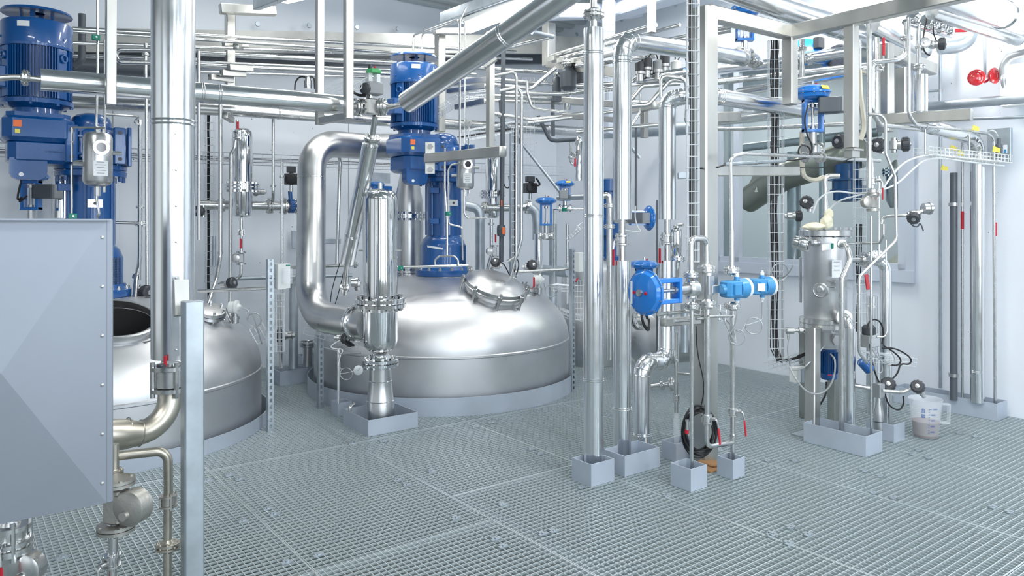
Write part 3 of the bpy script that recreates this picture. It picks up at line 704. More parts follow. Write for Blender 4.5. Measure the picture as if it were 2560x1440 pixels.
def gauge(p, face, r, stem, label):
    root = thing('pressure_gauge', p, label, 'gauge'); face = V(face).normalized()
    build('case', 'bolt', MB().lathe(p-face*r*.5, face, [(0, r*.9), (r*.1, r), (r*.75, r), (r*.8, r*1.08), (r*.95, r*1.08), (r*.97, r*.92)], 28), root)
    x, y, _ = frame(face)
    build('dial', 'label', MB().lathe(p+face*r*.42, face, [(0, r*.9), (.001, r*.9)], 24), root)
    build('needle', 'ink', MB().box(p+face*(r*.42+.003)+(x+y)*r*.2, (r*.08, .002, r*.9), ax=((x-y).normalized(), face, (x+y).normalized())), root)
    if stem is not None: build('stem', 'bolt', MB().tube([p, stem], r*.2, n=8), root)
    return root
def cable(pts, r, label, m='black', R=.06, cat='cable', nm='cable', group=None):
    # smooth the line
    q = [V(p) for p in pts]
    if len(q) > 2:
        for _ in range(3):
            o = [q[0]]
            for i in range(len(q)-1): o += [q[i].lerp(q[i+1], .25), q[i].lerp(q[i+1], .75)]
            q = o+[q[-1]]
            q = q if len(q) < 260 else q[::2]
    return solo(nm, m, MB().tube(q, r, R=0, n=6), label, cat, group, at=q[0])
def loop(c, ax, R, n=1.6, k=26, sp=.01, ph=0.0):
    x, y, d = frame(ax); return [V(c)+(x*math.cos(ph+2*math.pi*n*i/k)+y*math.sin(ph+2*math.pi*n*i/k))*R+d*sp*i/k for i in range(k+1)]
def basket(pts, w, h, side, label, step=.075, m='wire', wr=.0024, cells=3, lid=False):
    # wire cable basket: U shaped cross wires and long wires through corner points pts; side = width direction
    pts = [V(p) for p in pts]; mb = MB(); side = V(side).normalized()
    for i in range(len(pts)-1):
        p, q = pts[i], pts[i+1]; d = (q-p); L = d.length; d.normalize(); sd = (side-d*side.dot(d)).normalized(); up = sd.cross(d)
        for k in range(cells+1): o = sd*(w*(k/cells-.5)); mb.tube([p+o, q+o], wr, n=4)
        for s in (-1, 1):
            for t in (.5, 1.0): o = sd*(s*w/2)+up*h*t; mb.tube([p+o, q+o], wr, n=4)
        nn = max(1, int(L/step))
        for k in range(nn+1):
            c = p+d*L*k/nn; mb.tube([c-sd*w/2+up*h, c-sd*w/2, c+sd*w/2, c+sd*w/2+up*h], wr, R=0, n=4)
    return solo('cable_basket', m, mb, label, 'cable basket', at=pts[0])
def bundle(pts, w, n, label, r=.006, side=RT, m='black', jit=.25):
    side = V(side).normalized(); rnd = random.Random(len(label)+n); mb = MB(); pts = [V(p) for p in pts]; q = []
    for i in range(len(pts)-1):
        L = (pts[i+1]-pts[i]).length; k = max(2, int(L/.25)); q += [pts[i].lerp(pts[i+1], j/k) for j in range(k)]
    q.append(pts[-1])
    for i in range(n):
        o = side*(w*((i+.5)/n-.5)); mb.tube([p+o+side*rnd.uniform(-1, 1)*w*jit+FW*rnd.uniform(-.008, .008) for p in q], r*rnd.uniform(.6, 1.1), R=0, n=5)
    return solo('cable_bundle', m, mb, label, 'cables', at=pts[0])
def strut(p, z1, label, w=.042, dpt=.04, face=None):
    # slotted channel with real holes
    p = V(p); z0 = p.z; m = MB(); ax = (BD, AD, UZ)
    for s in (-1, 1): m.box(p+BD*s*w*.36+UZ*(z1-z0)/2, (w*.28, .003, z1-z0), ax=ax); m.box(p+BD*s*w*.5+AD*dpt/2+UZ*(z1-z0)/2, (.003, dpt, z1-z0), ax=ax)
    z = z0
    while z < z1-.02: m.box(p+UZ*(z+.011-z0), (w*.5, .003, .022), ax=ax); z += .05
    m.box(p+UZ*(z1-z0-.008), (w*.5, .003, .016), ax=ax)
    return solo('slotted_channel', 'galv', m, label, 'channel post', at=p)
def lobed(o, ax, R, H, k=10, m=None, sides=60, amp=.03):
    x, y, d = frame(ax); mb = MB(); vs = []; fs = []
    prof = [(-.42, .25, 0), (-.42, .62, .6), (-.30, .86, 1), (-.08, .93, 1.2), (-.05, 1.0, .4), (.05, 1.0, .4), (.08, .93, 1.2), (.30, .84, 1), (.44, .55, .6), (.50, .2, 0), (.50, .01, 0)]
    for t, r, q in prof:
        for j in range(sides):
            a = 2*math.pi*j/sides; rr = R*r*(1-amp*q*(.5+.5*math.cos(k*a)))
            vs.append(V(o)+d*H*t+(x*math.cos(a)+y*math.sin(a))*rr)
    n = sides
    for i in range(len(prof)-1):
        for j in range(n): fs.append((i*n+j, i*n+(j+1) % n, (i+1)*n+(j+1) % n, (i+1)*n+j))
    fs += [tuple(reversed(range(n)))]
    return mb.add(vs, fs)
def control_valve(p, ax, R, L, label, side=None, pos=None, m='lblue', body=True, fl=None, H=None, pd=None, bs=None, sticker=False, strip=False):
    # p = valve body centre; ax = towards the actuator; R actuator radius; L distance to actuator centre
    ax = V(ax).normalized(); H = H or R*.62; root = thing('control_valve', p, label, 'control valve'); p = V(p)
    side = V(side if side is not None else RT); side = (side-ax*side.dot(ax)).normalized(); oth = ax.cross(side)
    c = p+ax*L
    act = build('actuator', m, lobed(c, ax, R, H), root)
    build('rim_bolts', 'bolt', MB().bolts(c, ax, R*.95, 10, R*.045, H*.22), root)
    w = R*.46; y0 = L-H*.42; yl = y0-R*.55 if L > R*1.9 else R*.35
    base = max(R*.35, L*.30)
    m_ = MB()
    for s in (-1, 1): m_.box(p+side*s*w+ax*(base+y0)/2, (R*.20, R*.46, y0-base), ax=(side, oth, ax), bev=R*.03)
    m_.box(p+ax*(base+R*.07), (2*w+R*.20, R*.50, R*.18), ax=(side, oth, ax), bev=R*.03).box(p+ax*(y0-R*.07), (2*w+R*.20, R*.50, R*.18), ax=(side, oth, ax), bev=R*.03)
    build('yoke', m, m_, root)
    build('spindle', 'bolt', MB().lathe(p, ax, [(0, R*.22), (base-.001, R*.22), (base, R*.18), (base+R*.3, R*.16), (base+R*.31, R*.08), (y0-R*.45, R*.08), (y0-R*.44, R*.18), (y0-R*.25, R*.18), (y0-R*.24, R*.07), (y0, R*.07)], 18), root)
    if body:
        b = MB().lathe(p-ax*R*.35, ax, [(0, R*.28), (R*.12, R*.40), (R*.5, R*.40), (R*.62, R*.30)], 20)
        fd = V(fl if fl is not None else BD).normalized(); s_ = bs or R
        b.lathe(p-fd*s_*.6, fd, [(0, s_*.42), (s_*.14, s_*.42), (s_*.15, s_*.24), (s_*.45, s_*.32), (s_*.75, s_*.32), (s_*1.05, s_*.24), (s_*1.06, s_*.42), (s_*1.2, s_*.42)], 24).bolts(p-fd*s_*.6, fd, s_*.34, 4, s_*.05, s_*.3).bolts(p+fd*s_*.6, fd, s_*.34, 4, s_*.05, s_*.3)
        build('body', 'steel', b, root)
    if pos is not None:
        pd = V(pd if pd is not None else pos).normalized(); q = p+ax*(base+(y0-base)*.55)+V(pos)
        t = pd.cross(ax).normalized()
        bx = build('positioner', 'dgrey', MB().box(q, (R*.85, R*1.15, R*.85), ax=(t, pd, ax), bev=R*.05), root)
        build('cover', 'grey', MB().box(q+pd*R*.68, (R*.83, R*.24, R*.83), ax=(t, pd, ax), bev=R*.04), bx)
    if strip:
        build('knob_cap', 'bolt', MB().lathe(c+ax*H*.5, ax, [(0, R*.16), (R*.10, R*.15), (R*.11, R*.05)], 20), root)
        for s in (-1, 1): build('plug', 'red', MB().lathe(c+ax*H*.5+oth*s*R*.33+side*.0, ax, [(0, R*.07), (R*.05, R*.07)], 12), root)
    else:
        build('plug', 'red', MB().lathe(c+ax*H*.5+side*R*.2, ax, [(0, R*.06), (R*.10, R*.06)], 10), root); build('vent_knob', 'bolt', MB().lathe(c+ax*H*.5, ax, [(0, R*.07), (R*.2, R*.06)], 10), root)
    if sticker:
        x, y, _ = frame(ax); v = V(sticker).normalized(); t = ax.cross(v).normalized()
        build('yellow_sticker', 'yellow', MB().box(c+v*R*.95+ax*H*.2, (R*.5, .004, H*.28), ax=(t, (v*.75+ax*.5).normalized(), (ax*.75-v*.5).normalized())), root)
    return root
def steamtrap(p, d, out, s, label, m='cast'):
    root = thing('steam_trap', p, label, 'steam trap'); d = V(d).normalized(); out = V(out).normalized(); t = d.cross(out)
    b = MB().box(p, (s*.75, s*.9, s*1.5), ax=(t, out, d), bev=s*.1)
    b.lathe(p+out*s*.9-t*s*.45, t, [(0, s*.62), (s*.1, s*.78), (s*.8, s*.78), (s*.9, s*.62)], 28)
    b.box(p+out*s*.6, (s*.8, s*.9, s*1.15), ax=(t, out, d), bev=s*.1)
    for k in (-1, 1): b.lathe(p+d*k*s*.95-d*s*.06, d, [(0, s*.8), (s*.14, s*.8)], 22)
    b.lathe(p+out*s*.85-t*s*.62-d*s*.25, t, [(0, s*.2), (s*.2, s*.24)], 14)
    build('body', m, b, root)
    for k in (-1, 1): build('flange', m, MB().lathe(p+d*k*s*1.12-d*s*.07, d, [(0, s*.8), (s*.14, s*.8)], 22).bolts(p+d*k*s*1.05, d, s*.66, 4, s*.1, s*.4), root)
    return root
def head(p, ax, r, label, m='white', neck=.09, cat='sensor', nm='temperature_sensor'):
    root = thing(nm, p, label, cat); ax = V(ax).normalized(); q = p+ax*neck
    build('neck', 'bolt', MB().lathe(p, ax, [(0, r*.5), (neck*.3, r*.5), (neck*.31, r*.62), (neck*.5, r*.62), (neck*.52, r*.4), (neck, r*.4)], 12), root)
    sd = RT
    b = MB().lathe(q-sd*r*.9+ax*r*.3, sd, [(0, r*.7), (r*.1, r*.85), (r*.9, r*.85), (r*.95, r), (r*1.3, r), (r*1.35, r*.6), (r*1.7, r*.3), (r*1.8, r*.3)], 20); b.lathe(q-ax*r*.4, ax, [(0, r*.45), (r*.5, r*.5)], 12)
    build('head', m, b, root); return root
def pot(p, s, label):
    # small upright buffer vessel with sight glass and name plate; p = centre
    root = thing('sealing_liquid_pot', p-UZ*.14*s, label, 'pressure pot', 'small seal liquid pots beside the drives')
    r = .072*s; h = .125*s
    build('shell', 'satin', MB().lathe(p-UZ*(h+.02*s), UZ, [(0, r*.45), (.012*s, r*.85), (.03*s, r), (2*h+.01*s, r), (2*h+.03*s, r*.85), (2*h+.04*s, r*.4)], 32), root)
    v = V((-p.x, -p.y, 0)).normalized(); v = (v+RT*.25).normalized(); t = UZ.cross(v)
    g_ = build('sight_glass', 'steel', MB().lathe(p+v*(r*.9)+UZ*h*.45, v, [(0, r*.5), (r*.35, r*.55), (r*.37, r*.35)], 24), root)
    build('glass_disc', 'gloss', MB().lathe(p+v*(r*1.272)+UZ*h*.45, v, [(0, r*.34), (.002, r*.34)], 18), g_)
    n_ = build('name_plate', 'label', MB().box(p+v*(r*1.03)-UZ*h*.42, (r*.95, .003, r*1.1), ax=(t, v, UZ)), root)
    for i in range(5): build('printed_line', 'grey', MB().box(p+v*(r*1.03+.003)-UZ*(h*.42+r*(.45-.2*i)*-1)-t*0, (r*(.7 if i % 2 else .5), .001, r*.04), ax=(t, v, UZ)), n_)
    for s_ in (-1, 1): build('port', 'bolt', MB().tube([p+t*s_*r*.9-UZ*h*(.25 if s_ < 0 else -.3), p+t*s_*r*1.6-UZ*h*(.25 if s_ < 0 else -.3)], r*.16, n=8), root)
    build('top_port', 'bolt', MB().tube([p+UZ*h, p+UZ*(h+.05*s)], r*.2, n=8).tube([p+UZ*h+t*r*.4, p+UZ*(h+.05*s)+t*r*.4], r*.15, n=8), root)
    build('bottom_port', 'bolt', MB().tube([p-UZ*h, p-UZ*(h+.07*s)], r*.22, n=8).tube([p-UZ*h+t*r*.45, p-UZ*(h+.05*s)+t*r*.45], r*.13, n=8), root)
    return root
def clip(p, label, m='green'):
    root = thing('pipe_clip', p, label, 'pipe clip'); build('block', m, MB().box(p, (.05, .03, .035), bev=.003), root); build('bolt', 'bolt', MB().lathe(p-AD*.02, -AD, [(-.01, .007), (.004, .007)], 6), root); return root
def actbox(p, s, label, d=None):
    # dark pneumatic swing actuator with round end cover
    root = thing('pneumatic_actuator', p, label, 'valve actuator'); d = V(d if d is not None else -FW).normalized(); t = UZ.cross(d)
    build('body', 'dark', MB().box(p, (s*1.6, s*1.2, s*1.3), ax=(t, d, UZ), bev=s*.1), root)
    build('end_cover', 'black', MB().lathe(p+d*s*.6, d, [(0, s*.72), (s*.15, s*.72), (s*.2, s*.62)], 24).lathe(p+d*s*.78, d, [(0, s*.15), (s*.08, s*.12)], 12), root)
    build('limit_switch', 'dark', MB().box(p+UZ*s*1.15, (s*1.1, s*.9, s*.75), ax=(t, d, UZ), bev=s*.1).tube([p+UZ*s*.6, p+UZ*s*.9], s*.2, n=10), root)
    build('stem', 'steel', MB().tube([p-UZ*s*.6, p-UZ*s*1.5], s*.22, n=10), root)
    return root
# ================================================================== cluster at the column
c1 = P(1728, 722, 4.55)
control_valve(c1, -BD, .134, .405, 'round bright blue diaphragm actuator lying on its side with a white strip and red plugs', side=UZ, fl=UZ, bs=.085, strip=True, H=.088)
q = c1-BD*.463-UZ*.0; build('white_strip', 'label', MB().box(q+AD*.055, (.014, .002, .13), ax=(AD, BD, UZ)), bpy.data.objects['control_valve'])
pipe([P(1729, 1190, 4.55), P(1729, 765, 4.55)], .0125, 'thin bare pipe rising from the nearest small tray to the side lying actuator', flanges=[(P(1729, 757, 4.55), 3.6)])
pipe([P(1727, 690, 4.55), P(1727, 596, 4.55), P(1765, 596, 4.68), P(1766, 672, 4.68)], .0195, 'inverted U pipe bend on top of the two flanged valve bodies', flanges=[(P(1727, 687, 4.55), 2.4), (P(1766, 672, 4.68), 2.9)], R=.045)
t = thing('sight_flow_body', P(1769, 755, 4.68), 'square flanged steel body under the right leg of the U bend', 'flow fitting')
build('body', 'satin', MB().lathe(P(1769, 750, 4.68), UZ, [(0, .022), (.03, .03), (.16, .03), (.19, .022)], 16).box(P(1770, 712, 4.68), (.055, .06, .12), bev=.004), t); build('flange', 'steel', flange_mb(P(1769, 760, 4.68), UZ, .056), t)
pipe([P(1768, 1042, 4.68), P(1768, 765, 4.68)], .019, 'bare pipe down to the red handled valve at the column')
ball_valve(P(1767, 1047, 4.68), UZ, .034, 'ball valve with red lever on the bare pipe beside the cable coil', V((.8, -.6, .1)), V((.1, 0, -1)), .16)
pipe([P(1767, 1055, 4.68), P(1767, 1117, 4.68), P(1832, 1106, 4.78)], .0165, 'short bent pipe joining the two red handled valves near the floor', R=.04)
pipe([P(1832, 1165, 4.78), P(1831, 765, 4.78)], .0165, 'bare pipe rising from the right small tray to the blue transmitter', flanges=[(P(1831, 758, 4.78), 3.1)], clamps=[P(1831, 790, 4.78), P(1832, 1088, 4.78)])
ball_valve(P(1832, 1030, 4.78), UZ, .030, 'ball valve with red lever hanging down at right of the column', V((.9, -.5, .2)), V((.1, 0, -1)), .16)
pipe([P(1829, 690, 4.78), P(1829, 575, 4.78)], .0165, 'thicker lower section of the pipe standing on the blue transmitter', flanges=[(P(1829, 676, 4.78), 3.1)])
pipe([P(1829, 580, 4.78), P(1826, 392, 4.78), P(1860, 384, 4.9), P(2055, 392, 5.6)], .0125, 'thin pipe that bends right towards the flanged globe valve', R=.07)
def transmitter(px, py, d, label, lx):
    p = P(px, py, d); root = thing('flow_transmitter', p, label, 'transmitter', 'blue flow transmitters on the thin pipes')
    u = (BD*.75+V((1, 0, 0))*.3).normalized(); t = UZ.cross(u)
    build('housing', 'mblue', MB().box(p, (.135, .10, .105), ax=(u, t, UZ), bev=.018).lathe(p-u*.09, u, [(0, .028), (.03, .035), (.05, .045)], 24).lathe(p+u*.04, u, [(0, .062), (.06, .064), (.065, .064)], 32).box(p-t*.055-UZ*.0, (.06, .02, .07), ax=(u, t, UZ), bev=.006).lathe(p+u*.045+UZ*-.075, UZ, [(0, .018), (.15, .018)], 14), root)
    build('cover_ring', 'label', MB().lathe(p+u*.105, u, [(0, .063), (.004, .066), (.02, .066), (.026, .060), (.028, .04)], 32), root)
    for s in (-1, 1): build('cable_gland', 'white', MB().lathe(p+u*.045+UZ*s*.075, UZ*s, [(0, .014), (.015, .014), (.02, .009), (.03, .009)], 8), root)
    return root, p+u*.045-UZ*.11
ta, qa = transmitter(1829, 722, 4.72, 'near blue transmitter with a white end ring, right of the U bend', 0)
build('bridge', 'satin', MB().box(P(1790, 722, 4.70), (.12, .04, .045), bev=.004), ta)
tb, qb = transmitter(1893, 716, 5.0, 'rear blue transmitter with a printed plate, furthest right at the column', 0)
build('name_plate', 'label', MB().box(tb.location+V((.005, -.068, 0)), (.055, .003, .05), rot=.2), tb)
cable([qa, qa-UZ*.09]+loop(qa-UZ*.20+RT*.0, V((.25, 1, 0)), .05, 1.2, 20)+[qa-UZ*.27, P(1800, 780, 4.75)], .004, 'grey cable looped below the near blue transmitter', 'yhose')
cable([qb, qb-UZ*.1, P(1905, 800, 5.0)]+loop(P(1885, 815, 4.95), V((.25, 1, 0)), .055, 1.1, 20)+[P(1850, 838, 4.9), P(1815, 800, 4.8)], .004, 'grey cable looped below the rear blue transmitter', 'yhose')
pipe([P(1645, 786, 4.5), P(1725, 777, 4.62)], .012, 'short horizontal rod under the side lying actuator', clamps=[P(1680, 782, 4.5)])
beam(P(1657, 806, 4.72), P(1745, 800, 4.95), .05, .05, 'square arm from the column holding the pipe clamps', side=UZ)
for i, (x0, x1, y) in enumerate(((1685, 1725, 803), (1740, 1765, 797), (1772, 1832, 792))):
    pipe([P(x0, y, 4.62), P(x1, y-2, 4.70)], .009, ('left', 'middle', 'right')[i]+' short threaded rod of the clamp row below the valves', clamps=[P(x1-3, y-2, 4.7)])
basket([P(1735, 765, 4.9), P(1815, 785, 5.2)], .10, .05, UZ, 'small wire basket behind the clamp rods')
# cable coil
mb = MB(); cc = P(1743, 1072, 4.80)
for i in range(7):
    R0 = .085+.009*(i % 4); x, y, d = RT, UZ, FW
    mb.tube([cc+V((R0*math.cos(a), -.06+.012*(i % 3)+.01*math.sin(3*a+i), 1.45*R0*math.sin(a)+.008*math.sin(2*a+i))) for a in [2*math.pi*k/36 for k in range(37)]], .0065, R=0, n=6)
root = thing('cable_coil', cc-UZ*.16, 'coiled black hose hanging on the column foot with a red tipped end', 'cable coil'); build('coil', 'black', mb, root)
build('end_fitting', 'bolt', MB().lathe(P(1718, 1078, 4.7), UZ, [(0, .012), (.06, .009), (.061, .013), (.075, .013)], 12), root); build('red_tip', 'red', MB().lathe(P(1717, 1083, 4.7), UZ, [(0, .013), (.022, .014)], 12), root)
cable([P(1740, 815, 4.85), P(1742, 880, 4.82), P(1762, 960, 4.8), P(1755, 1010, 4.8), P(1745, 1030, 4.8)], .004, 'thin black cable running down the column to the coil')
# sampling line with the milky hose
pipe([P(1691, 1038, 5.2), P(1691, 895, 5.2), P(1691, 830, 5.2)], .016, 'thin vertical sampling pipe between clad pipe and column', clamps=[P(1691, 900, 5.2)])
ball_valve(P(1691, 995, 5.2), UZ, .028, 'small flanged valve without lever above the milky hose')
solo('hose_piece', 'frost', MB().lathe(P(1691, 1110, 5.15), UZ, [(-.02, .017), (.04, .02), (.05, .023), (.17, .023), (.18, .017), (.21, .017)], 20), 'milky plastic hose piece hanging over the small rear tray', 'hose')
pipe([P(1693, 932, 5.2), P(1733, 937, 5.1)], .010, 'short horizontal branch from the sampling pipe to the column')
pipe([P(1628, 966, 5.35), P(1680, 960, 5.3)], .017, 'short horizontal branch with a blind flange behind the clad elbow', flanges=[(P(1683, 960, 5.3), 3), (P(1655, 963, 5.32), 2)])
# red valves in the gaps
ball_valve(P(1554, 600, 4.98), UZ, .045, 'ball valve with red lever between the clad sections, left one', V((-.8, -.6, 0)), V((.0, 0, -1)), .17)
ball_valve(P(1668, 598, 5.3), UZ, .045, 'ball valve with red lever between the clad sections, right one', V((-.8, -.6, 0)), V((.0, 0, -1)), .17)
control_valve(P(1610, 760, 5.7), UZ, .115, .30, 'bright blue diaphragm actuator behind the side lying one, with red cap on top', side=RT, fl=BD)
control_valve(P(1555, 545, 6.1), BD*.75+V((.35, -.2, 0)), .105, .24, 'blue actuator facing right behind the left clad pipe', side=UZ, pos=V((0, -.05, 0)), pd=RT)
cable([P(1589, 515, 5.9), P(1587, 545, 5.9), P(1595, 570, 5.9), P(1603, 578, 5.9), P(1590, 580, 5.9), P(1560, 575, 5.9)], .005, 'white cable curving below the small blue actuator', 'white')
root, X, zz = filt(1691, 5.95, [(692, 20), (650, 22), (645, 27), (580, 28), (574, 25), (570, 14)], 'small polished filter vessel behind the right clad pipe', fl=((647, 44, 8),))
pipe([P(1691, 573, 5.95), P(1691, 562, 5.95), P(1708, 562, 5.9)], .014, 'small top fitting on the small polished filter', flanges=[(P(1691, 566, 5.95), 1.8)])
# pump with horizontal vessel behind
root = thing('pump_casing', P(1605, 905, 7.2), 'horizontal steel vessel end with black bundled hose behind the clad pipes', 'vessel')
build('shell', 'satin', MB().lathe(P(1600, 850, 7.0), BD, [(0, .05), (.01, .2), (.05, .26), (.6, .27), (.62, .2)], 36), root)
build('flange', 'bolt', flange_mb(P(1595, 800, 7.0), V((.6, -.6, .2)), .09), root)
mb = MB()
for i in range(5): mb.tube(loop(P(1612, 800, 6.6), V((1, -.5, .3)), .07+.006*i, 1, 24), .008, R=0, n=6)
solo('hose_bundle', 'black', mb, 'black bundled cables under the round blue actuator', 'cable bundle')
# vertical blue motor far behind
root = thing('vertical_motor', P(1521, 700, 9.0), 'tall deep blue drive seen between the two tallest clad pipes', 'motor')
z9 = lambda y: CZ-(y-HY)/F*9.0
build('body', 'blue', MB().lathe(V((P(1521, 558, 9).x, 9, 0)), UZ, [(z9(700), .17), (z9(640), .17), (z9(638), .10), (z9(590), .10), (z9(588), .15), (z9(545), .15), (z9(543), .12), (z9(480), .12), (z9(478), .15), (z9(450), .15), (z9(447), .1)], 28), root)
# ================================================================== gantry valves, upper right
control_valve(P(1862, 135, 6.35), UZ, .13, .37, 'bright blue valve ending the upper clad pipe, half hidden by the duct', H=.11, side=RT, fl=BD)
pipe([P(1845, 145, 6.2), P(1862, 148, 6.35), P(1900, 156, 6.6)], .03, 'flanged steel globe body pipe at the end of the upper clad pipe', flanges=[(P(1857, 146, 6.3), 2.1), (P(1886, 152, 6.5), 2.0)])
control_valve(P(2032, 372, 5.75), UZ, .135, .43, 'bright blue diaphragm valve with yellow sticker and grey positioner in the gantry', side=RT, fl=BD, H=.125, pos=V((.085, -.10, .055)), pd=V((.95, -.25, 0)), sticker=V((.35, -.93, 0)))
pipe([P(2000, 395, 5.6), P(2030, 392, 5.7), P(2058, 392, 5.8), P(2100, 397, 5.85), P(2200, 402, 6.0)], .014, 'thin pipe with flanges through the diaphragm valve body', flanges=[(P(2013, 393, 5.65), 3.0), (P(2048, 391, 5.78), 3.4)], clamps=[P(2135, 398, 5.9)])
cable([P(2020, 262, 5.6), P(2010, 300, 5.6), P(2018, 340, 5.6), P(2030, 360, 5.6), P(2030, 385, 5.6), P(2012, 398, 5.6), P(1994, 385, 5.6), P(2000, 362, 5.6), P(2022, 365, 5.6), P(2028, 385, 5.6), P(2010, 398, 5.6), P(1962, 402, 5.55)], .006, 'black cable looping down from the grey positioner to the valve')
cable([P(1740, 421, 4.95), P(1790, 420, 5.0), P(1812, 412, 5.05)], .006, 'black cable sagging from the vertical basket to the conduit')
pipe([P(1812, 411, 5.1), P(1962, 402, 5.55)], .013, 'galvanised conduit above the mid height bracket beam', m='galv', clamps=[P(1898, 407, 5.3)], cat='conduit', name='conduit')
cable([P(1962, 416, 5.6), P(2010, 420, 5.6), P(2060, 420, 5.7), P(2100, 408, 5.8), P(2135, 392, 5.85)], .004, 'black cable sagging under the thin flanged pipe')
root = thing('upright_actuator', P(2005, 165, 6.7), 'deep blue actuator with flanges behind the gantry corner', 'valve actuator')
build('body', 'lblue', lobed(P(2010, 130, 6.9), V((-.3, -.6, .5)), .16, .14), root); build('neck', 'lblue', MB().tube([P(2020, 140, 6.9), P(2065, 145, 7.1)], .06, n=18).tube([P(2065, 145, 7.1), P(2080, 146, 7.15)], .08, n=18), root)
build('flange', 'dark', MB().lathe(P(2092, 142, 7.0), BD, [(0, .11), (.02, .12), (.05, .12), (.06, .05), (.2, .05)], 28).bolts(P(2092, 142, 7.0), BD, .095, 8, .01, .05), root)
build('switch_box', 'dark', MB().box(P(2047, 108, 6.8), (.09, .07, .10), bev=.01), root)
pipe([P(2005, 98, 6.2), P(2005, 210, 6.2)], .022, 'vertical pipe with a cross flange above the diaphragm valve', flanges=[(P(2005, 122, 6.2), 2)])
pipe([P(1985, 155, 6.25), P(2030, 148, 6.2)], .02, 'short cross pipe with round blind flange facing the camera', flanges=[(P(1990, 154, 6.25), 2.4), (P(2024, 149, 6.2), 2.6)])
# ducts under the roof
ipipe([P(1730, -60, 4.9), P(2240, 118, 6.8)], .090, 'large clad duct crossing above the gantry corner', bands=[P(2080, 62, 6.1)])
ipipe([P(2180, 62, 6.2), P(2310, 130, 6.6)], .075, 'large clad duct behind the thin pipes at upper right')
ipipe([P(2200, -68, 4.6), P(2620, 75, 5.9)], .098, 'very large bright clad duct in the upper right corner', bands=[P(2500, 34, 5.5)])
ipipe([P(2330, 30, 5.6), P(2545, 98, 6.5)], .055, 'bare duct with a dark open end under the corner duct', m='steel')
solo('end_plug', 'black', MB().lathe(P(2546, 98, 6.5), (P(2546, 98, 6.5)-P(2330, 30, 5.6)), [(0, .05), (.01, .05)], 24), 'dark cap closing the bare duct in the upper right corner', 'cap')
ipipe([P(1786, 175, 7.4), P(1925, 160, 6.6), P(2125, 128, 5.9)], .045, 'grey clad pipe rising to the right behind the gantry corner', R=.5)
ipipe([P(1845, 230, 6.4), P(2180, 175, 5.6)], .035, 'slim clad pipe across the top of the window')
pipe([P(1790, 205, 6.9), P(2300, 150, 6.9)], .03, 'bare pipe running across the top of the window')
ipipe([P(1790, 300, 6.5), P(2135, 263, 6.1)], .055, 'clad pipe crossing the window behind the diaphragm valve')
pipe([P(1790, 322, 6.6), P(1860, 322, 6.6), P(2160, 308, 6.3)], .018, 'slim bare pipe crossing the window below the clad one')
# vertical pipes between the posts
pipe([P(2173, 60, 5.3), P(2173, 440, 5.3), P(2172, 470, 5.3)], .018, 'tall bare pipe right of the hanging gantry post', clamps=[P(2173, 348, 5.3), P(2173, 360, 5.3)])
ipipe([P(2190, 95, 5.9), P(2190, 295, 5.9)], .026, 'slim clad pipe beside the hanging gantry post', m='steel')
lv = ball_valve(P(2198, 170, 5.75), UZ, .03, 'upright valve with a long red lever near the gantry posts', V((0, -1, 0)), V((0, 0, 1)), .22)
pipe([P(2266, 55, 5.5), P(2266, 138, 5.5), P(2240, 150, 5.45), P(2185, 155, 5.4), P(2181, 165, 5.4), P(2181, 280, 5.4), P(2200, 312, 5.5), P(2290, 322, 5.7), P(2430, 345, 6.2)], .017, 'bent bare pipe with a dark flange near the top right valves', flanges=[(P(2266, 95, 5.5), 2.6)], R=.09)
pipe([P(2272, 45, 5.35), P(2272, 290, 5.35), P(2290, 312, 5.4), P(2425, 327, 6.0), P(2484, 337, 6.12), P(2488, 1010, 6.12)], .0125, 'thin pipe running down and along to the long wall tray', R=.09, clamps=[P(2316, 314, 5.5), P(2420, 326, 6.0)])
pipe([P(2172, 285, 5.25), P(2200, 286, 5.25), P(2214, 300, 5.25), P(2214, 383, 5.25), P(2238, 442, 5.25), P(2241, 600, 5.25), P(2148, 692, 5.25), P(2147, 880, 5.25), P(2168, 908, 5.3)], .0105, 'long crooked bare pipe with a diagonal run beside the small vessel', R=.07)
ipipe([P(2300, 188, 5.7), P(2300, 303, 5.7), P(2330, 318, 5.75), P(2444, 348, 6.15), P(2444, 1005, 6.15)], .055, 'clad pipe that turns along the wall and down into the long wall tray', R=.14, lob=4, bands=[P(2300, 282, 5.7), P(2444, 928, 6.15)])
pipe([P(2297, 60, 5.7), P(2297, 190, 5.7)], .017, 'bare pipe with dark flange above the right clad pipe', flanges=[(P(2297, 168, 5.7), 2.9), (P(2296, 118, 5.7), 1.6)])
# cluster of small polished valves top right
root = thing('sanitary_manifold', P(2320, 80, 5.9), 'row of polished sanitary valve bodies high on the right with a red lever', 'valve manifold')
build('header', 'polish', MB().tube([P(2262, 55, 5.6), P(2375, 90, 6.1)], .022, n=14), root)
for x, y, d, r in ((2285, 45, 5.65, .05), (2320, 58, 5.85, .07), (2345, 68, 5.95, .065), (2370, 75, 6.05, .05)):
    build('valve_body', 'polish', MB().lathe(P(x, y, d)-BD*.03, BD, [(0, r*.6), (.01, r), (.03, r), (.035, r*.8), (.05, r*.6)], 24).tube([P(x, y, d), P(x, y, d)+UZ*.10], r*.35, n=12), root)
build('handle', 'red', MB().box(P(2402, 76, 6.1), (.09, .012, .03), rot=-.1, bev=.004), root)
knob_valve(P(2330, 112, 5.8), BD, V((.9, -.5, 0)), .045, 'black round valve knob beside the polished sanitary valves', 'dark')
knob_valve(P(2305, 112, 5.75), UZ, V((-.2, -.8, 0)), .04, 'steel knobbed valve left of the black round knob', 'bolt')
